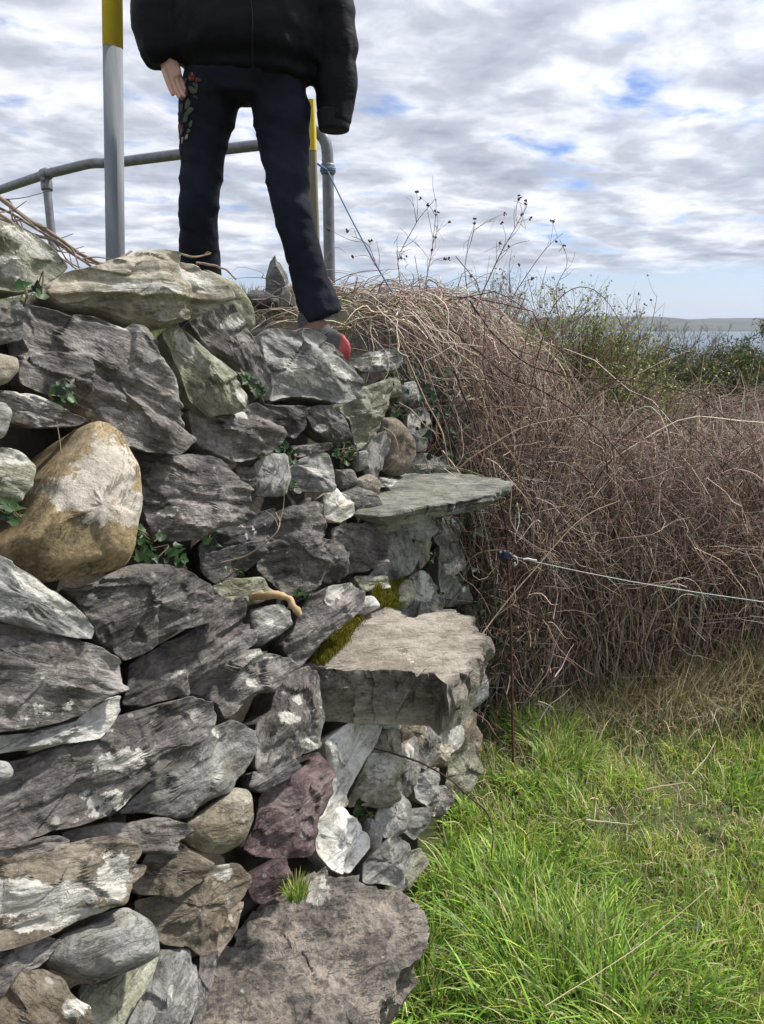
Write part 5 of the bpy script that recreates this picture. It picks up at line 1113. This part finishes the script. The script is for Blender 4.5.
def spike():
    # upright pointed slate, traced as it stands on the bank
    pp = np.array([(265,297),(268,278),(272,262),(275,257),(281,264),(288,276),(292,300),(288,320),(268,318)], float); d = 2.75; C = Pd(278, 288, d); W = np.array([Pd(a, b2, d) for a, b2 in pp]) - C
    V, F = [], []; k = len(W)
    for yy, s in ((.05, .75), (.02, 1), (-.02, 1), (-.045, .7)): V += [(p[0] * s + .012 * random.uniform(-1, 1), yy, p[2] * s + .006 * random.uniform(-1, 1)) for p in W]
    for j in range(3): F += [[j * k + i, j * k + (i + 1) % k, (j + 1) * k + (i + 1) % k, (j + 1) * k + i] for i in range(k)]
    F += [list(range(k))[::-1], list(range(3 * k, 4 * k))]
    o = mesh_obj('loose_stone', V, F, M['grey'], smooth=False, attrs={'patch': np.zeros(len(V))}); o.location = [float(v) for v in C]
    tag(o, 'pointed grey stone standing upright behind the legs', 'stone', 'loose stones on the bank')
spike()
loose(Pd(262, 300, 2.6), (.06, .05, .028), (10, 0), 'slateb', 'flat dark stone at the foot of the pointed stone', 4)
loose(Pd(290, 300, 2.5), (.03, .03, .05), (0, 0), 'tan', 'small brown stone right of the pointed stone', 6)

# ------------------------------------------------------------------ THE WALKER
def eval_mesh(o):
    dg = bpy.context.evaluated_depsgraph_get(); dg.update(); me = bpy.data.meshes.new_from_object(o.evaluated_get(dg)); old = o.data
    o.modifiers.clear(); o.data = me; bpy.data.meshes.remove(old); return o
def fuse(name, chains, voxel, mat, smooth_it=6, extra=None, cap=.5):
    """chains: list of [(point, rx, ry), ...] lofted with elliptical rings (ry along world y), fused to one skin"""
    Vv, Ff, k = [], [], 0; N = 20; an = np.arange(N) * 2 * math.pi / N
    for ch in chains:
        pts = np.array([c[0] for c in ch], float); ra = np.array([c[1] for c in ch]); rb = np.array([c[2] for c in ch])
        m_ = max(6, len(ch) * 7); t = np.linspace(0, len(ch) - 1, m_); A = smooth_path(pts, m_) if len(ch) > 2 else np.array([np.interp(t, [0, 1], pts[:, q]) for q in range(3)]).T
        ra = np.interp(t, range(len(ch)), ra); rb = np.interp(t, range(len(ch)), rb)
        T = np.gradient(A, axis=0); T /= np.linalg.norm(T, axis=1, keepdims=True)
        Yx = np.array([0, 1., 0]); hint = ch[0][3] if len(ch[0]) > 3 else Yx
        U = np.cross(T, hint); U /= np.linalg.norm(U, axis=1, keepdims=True) + 1e-9; W_ = np.cross(U, T)
        # rounded ends
        A = np.vstack([A[0] - T[0] * ra[0] * cap, A[0] - T[0] * ra[0] * cap * .6, A, A[-1] + T[-1] * ra[-1] * cap * .6, A[-1] + T[-1] * ra[-1] * cap])
        k1, k2 = (.35, .8) if cap > .3 else (.75, .96); ra = np.r_[ra[0] * k1, ra[0] * k2, ra, ra[-1] * k2, ra[-1] * k1]; rb = np.r_[rb[0] * k1, rb[0] * k2, rb, rb[-1] * k2, rb[-1] * k1]
        U = np.vstack([U[:1], U[:1], U, U[-1:], U[-1:]]); W_ = np.vstack([W_[:1], W_[:1], W_, W_[-1:], W_[-1:]])
        V = A[:, None] + ra[:, None, None] * U[:, None] * np.cos(an)[None, :, None] + rb[:, None, None] * W_[:, None] * np.sin(an)[None, :, None]
        m2 = len(A); i = np.arange(m2 * N).reshape(m2, N) + k
        F = np.stack([i[:-1], np.roll(i[:-1], -1, 1), np.roll(i[1:], -1, 1), i[1:]], -1).reshape(-1, 4).tolist(); F += [i[0].tolist()[::-1], i[-1].tolist()]
        Vv.append(V.reshape(-1, 3)); Ff += F; k += m2 * N
    o = mesh_obj(name, np.concatenate(Vv), Ff, mat)
    md = o.modifiers.new('r', 'REMESH'); md.mode = 'VOXEL'; md.voxel_size = voxel; md.use_smooth_shade = True
    md = o.modifiers.new('s', 'SMOOTH'); md.factor = .5; md.iterations = smooth_it
    return eval_mesh(o)
def displace(o, fn):
    me = o.data; n = len(me.vertices); V = np.empty(n * 3, np.float32); me.vertices.foreach_get('co', V); V = V.reshape(-1, 3).astype(float)
    Nn = np.empty(n * 3, np.float32); me.vertices.foreach_get('normal', Nn); Nn = Nn.reshape(-1, 3); V2 = fn(V, Nn); me.vertices.foreach_set('co', V2.astype(np.float32).ravel()); me.update()
YP = 2.30
def J(px, py, y=YP): return Py(px, py, y)
person = empty('person', (float(J(300, 340)[0]) - .1, YP, 1.40), 'person in black puffer jacket and dark embroidered trousers stepping over the wall', 'person')
def cloth_mat(name, c1, c2, rough, sheen=.2, bs=300, bd=.0006, big=0):
    m, nt, b = new_mat(name); g = G(nt); tcx = g.n('ShaderNodeTexCoord').outputs['Object']
    nt.links.new(g.ramp(g.noise(tcx, 9, 5), [(.35, c1), (.65, c2)]), b.inputs['Base Color']); b.inputs['Roughness'].default_value = rough; b.inputs['Specular IOR Level'].default_value = .18; b.inputs['Sheen Weight'].default_value = sheen; b.inputs['Sheen Roughness'].default_value = .4
    nrm = g.bump(g.noise(tcx, bs, 3, .6), .4, bd)
    if big: nrm = g.bump(g.noise(g.vmath('MULTIPLY', tcx, (1, 1, 1.6)), 22, 4, .55, .6), .55, big, nrm)
    nt.links.new(nrm, b.inputs['Normal']); return m
M['trs'] = cloth_mat('dark_navy_cotton', (.0065, .008, .015), (.013, .0155, .027), .8, .0, 400, .0004, .006)
M['puf'] = cloth_mat('black_nylon', (.0025, .003, .005), (.0045, .005, .008), .66, .0, 500, .0003, .006)
M['skin'] = simple('skin', (.55, .31, .24), (.66, .41, .33), .5, 40, .15, 0, .0008)
M['shoeg'] = simple('grey_shoe_fabric', (.045, .045, .05), (.08, .078, .085), .8, 80, .4, 0, .001)
M['shoer'] = simple('red_shoe_rubber', (.26, .03, .035), (.42, .07, .075), .55, 30, .2, 0, .001)
M['shoeb'] = simple('brown_shoe_suede', (.13, .07, .05), (.20, .12, .085), .85, 60, .4, 0, .001)
M['hair'] = simple('dark_hair', (.02, .014, .010), (.045, .03, .02), .5, 60, .4, 0, .002, (1, 1, .1))
# trousers: two legs and the seat
cx_ = J(247, 60); 
legR = [(J(275, 78), .088, .085), (J(281, 115, YP + .0), .093, .088), (J(284, 150, YP), .078, .078), (J(289, 195, YP - .03), .063, .066), (J(298, 235, YP - .03), .058, .062), (J(310, 280, YP), .062, .065), (J(319, 303, YP + .01), .068, .072), (J(324, 316, YP + .01), .069, .074)]
legL = [(J(214, 78), .088, .085), (J(208, 115, YP + .03), .088, .086), (J(204, 150, YP + .04), .074, .076), (J(200, 190, YP + .03), .063, .066), (J(199, 225, YP + .06), .062, .064), (J(200, 262, YP + .11), .068, .067), (J(199, 300, YP + .15), .071, .070), (J(199, 333, YP + .16), .071, .072)]
seat = [(J(246, 98), .115, .095), (J(246, 80), .165, .115), (J(246, 55), .172, .118), (J(246, 20), .15, .11)]
legR, legL = [[(p_, a_ * .94, b_ * .94) for p_, a_, b_ in l_] for l_ in (legR, legL)]
tr = fuse('trousers', [legR, legL, seat], .0085, M['trs'], 4, cap=.1)
def tr_fold(V, Nn):
    f = fbm(V * np.array([9, 9, 6]), 3, 3) * .006 + fbm(V * np.array([20, 16, 3.2]), 23, 3) * .005 - .004 * (1 - np.abs(fbm(V * np.array([7, 7, 11]) + 3, 29, 2)) * 3).clip(0, 1) ** 2
    # slanting creases at the knee and stacking over the shoe
    for (kp, amp, fr) in ((J(293, 200), .010, 26), (J(203, 195), .009, 24), (J(247, 105), .009, 24), (J(322, 316), .008, 34), (J(282,130), .006, 20)):
        d = np.linalg.norm((V - kp) * np.array([1, .8, 1]), axis=1); wv_ = np.exp(-(d / .16) ** 2); u = (V[:, 2] + .55 * V[:, 0] + .012 * fbm(V * 14, 8, 2) * 4) * fr
        r_ = 1 - np.abs(np.sin(u * math.pi / 2)); f += wv_ * amp * .6 * (r_ ** 2 - .3)
    return V + Nn * f[:, None]
displace(tr, tr_fold); part_under(tr, person)
# jacket body and sleeves
ZB = J(246, 40)
jb = [(J(248, 68, YP + .0), .192, .138), (J(248, 57), .212, .155), (J(247, 36), .216, .160), (J(246, 5), .212, .158), (ZB + np.array([0, 0, .30]), .205, .150), (ZB + np.array([0, 0, .50]), .185, .125), (ZB + np.array([0, 0, .60]), .12, .10), (ZB + np.array([0, 0, .66]), .075, .08)]
shz = ZB[2] + .52
slL = [(np.array([ZB[0] - .17, YP, shz]), .075, .085), (np.array([ZB[0] - .235, YP, shz - .12]), .078, .085), (J(157, -20), .076, .080), (J(158, 18, YP - .02), .074, .074), (J(163, 45, YP - .03), .068, .066), (J(167, 60, YP - .03), .058, .056)]
slR = [(np.array([ZB[0] + .17, YP, shz]), .075, .085), (np.array([ZB[0] + .22, YP, shz - .12]), .075, .085), (J(328, -20), .066, .080), (J(334, 25), .060, .070), (J(336, 70), .060, .066), (J(335, 105), .056, .062), (J(334, 122), .051, .056)]
jk = fuse('jacket', [jb, slL, slR], .0095, M['puf'], 5, cap=.2)
def jk_fold(V, Nn):
    q = fbm(V * np.array([8, 8, 12]), 13, 3); band = np.abs(np.sin(V[:, 2] * math.pi / .105 + .4 * q)); 
    arm = (np.abs(V[:, 0] - ZB[0]) > .2).astype(float)
    f = q * .010 + (.05 + .22 * arm) * .010 * (band ** .5 - .7) + fbm(V * np.array([16, 16, 16]), 31, 4) * .007 * 1.0
    # gathered hem, cuff rings
    hem = np.exp(-((V[:, 2] - J(248, 72)[2]) / .018) ** 2) * (1 - arm); f -= hem * .012
    f += .004 * vnoise(V * np.array([60, 60, 18]), 5) * np.exp(-((V[:, 2] - J(248, 62)[2]) / .05) ** 2)
    return V + Nn * f[:, None]
displace(jk, jk_fold); part_under(jk, person)
M['knit'] = simple('dark_knit_cuff', (.004, .004, .006), (.010, .010, .013), .9, 200, .5, 0, .001)
cf = fuse('cuff', [[(J(334, 112), .050, .056), (J(334, 130), .044, .050)]], .005, M['knit'], 2, cap=.1); sub_under(cf, jk)
zl = J(300, 60); 
sub_under(pipe('zip', [J(253, 72, YP - .150), J(252, 40, YP - .168), J(251, 5, YP - .166), ZB + np.array([.01, -.160, .3]), ZB + np.array([.01, -.130, .5])], .0022, M['puf'], n=40, sides=6), jk)
# body under the clothes: head, neck, hands, ankles
hz_ = ZB[2] + .66; HB = np.array([ZB[0] - .0, YP - .02, hz_])
head = [(HB + np.array([0, .01, -.06]), .055, .058), (HB + np.array([0, 0, .02]), .055, .060), (HB + np.array([0, -.018, .065]), .062, .080), (HB + np.array([0, -.012, .12]), .074, .094), (HB + np.array([0, -.005, .18]), .077, .098), (HB + np.array([0, 0, .235]), .062, .082)]
nose = [(HB + np.array([0, -.100, .145]), .008, .010), (HB + np.array([0, -.112, .115]), .012, .014)]
chin = [(HB + np.array([0, -.075, .060]), .026, .020), (HB + np.array([0, -.07, .065]), .026, .020)]
ears = [[(HB + np.array([s * .076, .0, .115]), .008, .016), (HB + np.array([s * .080, .0, .145]), .009, .020)] for s in (-1, 1)]
body_ch = [head, nose, chin] + ears
wristL = J(167, 56, YP - .03)
def hand(w0, palm, fingers, thumb):
    """w0 wrist; palm list; fingers: chains of joints"""
    out = [[(w0, .023, .020), (palm[0], .026, .016), (palm[1], .030, .014), (palm[2], .029, .012)]]
    for f_ in fingers: out.append([(f_[0], .0088, .0088), (f_[1], .0082, .0082), (f_[2], .0075, .0075), (f_[3], .0062, .0062)])
    out.append([(thumb[0], .0115, .0115), (thumb[1], .0100, .0100), (thumb[2], .0078, .0078)]); return out
HS = .82
h0 = J(165, 52, YP - .045); d_ = np.array([.30, -.05, -1.0]); d_ /= np.linalg.norm(d_); sd1 = np.array([.75, .62, .12]); sd1 /= np.linalg.norm(sd1)
pal = [h0 + d_ * .025, h0 + d_ * .05, h0 + d_ * .070]
fg = []
for k_, (o1, ln, crl) in enumerate(((-.030, .060, .20), (-.010, .068, .32), (.010, .064, .45), (.029, .050, .6))):
    b0 = h0 + d_ * .070 + sd1 * o1 * .8; ln *= 1.05; inn = np.cross(d_, sd1); inn = inn if inn[1] < 0 else -inn; cu = np.array([.35, -.2, 0]) * crl
    p1 = b0 + (d_ + cu * .35) * ln * .40; p2 = p1 + (d_ + cu * 1.0) * ln * .32; p3 = p2 + (d_ + cu * 1.6) * ln * .26; fg.append([b0 - d_ * .015, p1, p2, p3])
tm = [h0 + d_ * .020 + sd1 * .016 + np.array([0, -.010, 0]), h0 + d_ * .046 + sd1 * .028 + np.array([.0, -.016, 0]), h0 + d_ * .072 + sd1 * .028 + np.array([.0, -.018, 0])]
hb = fuse('hand', hand(h0 - d_ * .05, pal, fg, tm), .0023, M['skin'], 3); displace(hb, lambda V, Nn: h0 + (V - h0) * .86); part_under(hb, person)
g0 = J(335, 90, YP - .0); dg_ = np.array([.0, -.05, -1.]); dg_ /= np.linalg.norm(dg_)
fg2 = []
for (o1, ln) in ((-.028, .05), (-.009, .056), (.010, .053), (.027, .043)):
    b0 = g0 + dg_ * .015 + np.array([o1 * .5, o1 * .5, 0]); fg2.append([b0 - dg_ * .015, b0 + dg_ * ln * .3 , b0 + dg_ * ln * .5 + np.array([-.016, -.006, 0]), b0 + dg_ * ln * .42 + np.array([-.03, -.008, 0])])
hb2 = fuse('hand', hand(g0 - dg_ * .12, [g0 - dg_ * .06, g0 - dg_ * .03, g0 - dg_ * .0], fg2, [g0 - dg_ * .04 + np.array([-.01, -.03, 0]), g0 - dg_ * .01 + np.array([-.018, -.04, 0]), g0 + dg_ * .015 + np.array([-.024, -.035, 0])]), .0023, M['skin'], 3)
part_under(hb2, person)
bd_ = fuse('head', body_ch, .0055, M['skin'], 4); part_under(bd_, person)
def ell(name, c, s, mat, parent, n1=20, n2=14):
    u = np.linspace(0, 2 * math.pi, n1, endpoint=False); v = np.linspace(-math.pi / 2, math.pi / 2, n2); V = np.stack([np.cos(v)[:, None] * np.cos(u)[None], np.cos(v)[:, None] * np.sin(u)[None], np.repeat(np.sin(v)[:, None], n1, 1)], -1).reshape(-1, 3) * np.array(s) + c
    i = np.arange(n1 * n2).reshape(n2, n1); F = np.stack([i[:-1], np.roll(i[:-1], -1, 1), np.roll(i[1:], -1, 1), i[1:]], -1).reshape(-1, 4); o = mesh_obj(name, V, F, mat); sub_under(o, parent); return o
M['white'] = simple('eye_white', (.7, .7, .68), (.75, .75, .72), .3, 10, 0)
for s in (-1, 1):
    e = ell('eye', HB + np.array([s * .031, -.088, .140]), (.0125, .010, .0075), M['white'], bd_); ell('iris', HB + np.array([s * .031, -.0975, .140]), (.005, .002, .005), M['hair'], bd_)
ell('mouth', HB + np.array([0, -.096, .085]), (.022, .006, .006), M['shoer'], bd_)
hr = fuse('hair', [[(HB + np.array([0, .03, -.04]), .075, .05), (HB + np.array([0, .035, .08]), .088, .075), (HB + np.array([0, .022, .17]), .092, .098), (HB + np.array([0, .008, .23]), .078, .092), (HB + np.array([0, .005, .255]), .05, .06)]], .006, M['hair'], 4); sub_under(hr, bd_)
# shoes
def shoe(an, toe, mats, lab=None):
    an = np.array(an, float); toe = np.array(toe, float); dirv = toe - an; dirv[2] = 0; L = np.linalg.norm(dirv); dirv /= L; sdv = np.array([dirv[1], -dirv[0], 0]); sole = toe[2]
    root = None
    def pt(f, up): return an * [1, 1, 0] + dirv * (f * (L + .0)) + np.array([0, 0, sole + up])
    up_ = fuse('shoe', [[(pt(-.30, .040), .030, .034), (pt(-.05, .045), .037, .040), (pt(.30, .042), .043, .036), (pt(.62, .026), .044, .022), (pt(.86, .021), .037, .017)], [(pt(.0, .05), .036, .04, dirv), (pt(-.02, .11), .034, .038)]], .0045, mats[0], 5)
    part_under(up_, person)
    tc_ = fuse('toe_cap', [[(pt(.68, .019), .0455, .019), (pt(.82, .018), .042, .017), (pt(.92, .016), .037, .014), (pt(1.0, .016), .030, .014)]], .004, mats[1], 4); sub_under(tc_, up_)
    so_ = fuse('sole', [[(pt(-.32, .008), .034, .011), (pt(.1, .008), .040, .011), (pt(.6, .008), .050, .011), (pt(.98, .010), .034, .012)]], .004, mats[1], 2); sub_under(so_, up_)
    pn = fuse('side_panel', [[(pt(-.22, .060), .0415, .036), (pt(.10, .060), .0455, .036), (pt(.32, .052), .0475, .030)]], .0045, mats[2], 4); sub_under(pn, up_)
    for f in (.40, .48, .56): sub_under(pipe('lace', [pt(f, .0) + sdv * .03 + np.array([0, 0, .068 - f * .03]), pt(f + .02, .082 - f * .03), pt(f, 0) - sdv * .03 + np.array([0, 0, .068 - f * .03])], .0032, mats[0], n=10, sides=6), up_)
T_ = Py(346, 351, YP - .12)
shoe((Py(310, 326, YP + .0)[0], YP + .0, 0), (T_[0], T_[1], T_[2] - .01), (M['shoeg'], M['shoer'], M['shoeb']))
a2 = legL[-1][0]; shoe((a2[0], a2[1], 0), (a2[0] - .03, a2[1] - .16, GZ + .02), (M['shoeg'], M['shoer'], M['shoeb']))
# embroidered flowers on the thigh
dg = bpy.context.evaluated_depsgraph_get(); dg.update(); me = tr.data; bv = BVHTree.FromPolygons([v.co[:] for v in me.vertices], [p.vertices[:] for p in me.polygons])
def on_cloth(px, py):
    r_ = ray(px, py); h = bv.ray_cast(Vector(CAM), Vector(r_).normalized()); return (np.array(h[0]), np.array(h[1])) if h[0] is not None else (None, None)
M['emb'] = attr_mat('embroidery_thread', .6, 0, spec=.3)
Vv, Cc, Ff, k = [], [], [], 0
def petal(px, py, rx, ry, ang, c):
    global k
    p, n_ = on_cloth(px, py)
    if p is None: return
    if n_[1] > 0: n_ = -n_
    X = np.cross(n_, [0, 0, 1.]); X /= np.linalg.norm(X); Y = np.cross(X, n_); Y = Y if Y[2] > 0 else -Y; a = R(ang); U = X * math.cos(a) + Y * math.sin(a); W_ = -X * math.sin(a) + Y * math.cos(a); s = 2.0 / FPX
    N_ = 10; V = [p + n_ * .004]
    for j in range(N_):
        t = j / N_ * 2 * math.pi; rr = 1 + .18 * math.cos(3 * t + px); V.append(p + n_ * .0025 + (U * math.cos(t) * rx + W_ * math.sin(t) * ry) * s * rr)
    Vv.extend(V); Cc.extend([c] * (N_ + 1)); Ff.extend([[k, k + 1 + j, k + 1 + (j + 1) % N_] for j in range(N_)]); k += N_ + 1
RD, RD2, GR_, GR2, PK, CR = (.13, .028, .026), (.08, .016, .02), (.085, .10, .06), (.045, .065, .045), (.22, .10, .085), (.30, .27, .21)
for i_, (px, py, sc_f) in enumerate([(183, 92, 1.0), (181, 129, .7), (192, 77, .55)]):
    for q_ in range(7): a = q_ * 51 + i_ * 20; petal(px + 3.4 * sc_f * math.cos(R(a)), py + 4.2 * sc_f * math.sin(R(a)), 4.4 * sc_f, 3.4 * sc_f, -a, (RD, RD2, PK)[q_ % 3 if i_ != 1 else (q_ + 1) % 3])
    petal(px, py, 2.0 * sc_f, 2.0 * sc_f, 0, RD2)
for (px, py, rx, ry, a, c) in [(193,90,4,2,30,GR_),(196,86,3,1.6,60,GR2),(188,104,4,2,-50,GR_),(182,108,3.5,1.8,-80,GR2),(190,111,4,1.8,-30,GR_),(186,118,4,2,-70,GR2),(191,124,2.6,1.3,-60,GR_),(183,140,2.6,1.2,-60,CR),(187,137,2.4,1.1,-40,CR),(180,137,2,1,-100,CR),(196,97,2.5,1.4,20,GR2),(186,82,3,1.5,120,GR_),(198,80,2.6,1.4,10,RD),(179,114,2,1.2,0,GR_),(189,131,2,1.2,-20,GR_)]: petal(px, py, rx * 1.35, ry * 1.5, a, c)
if Vv: sub_under(mesh_obj('embroidery', np.array(Vv), Ff, M['emb'], colors=np.array(Cc), smooth=False), tr)
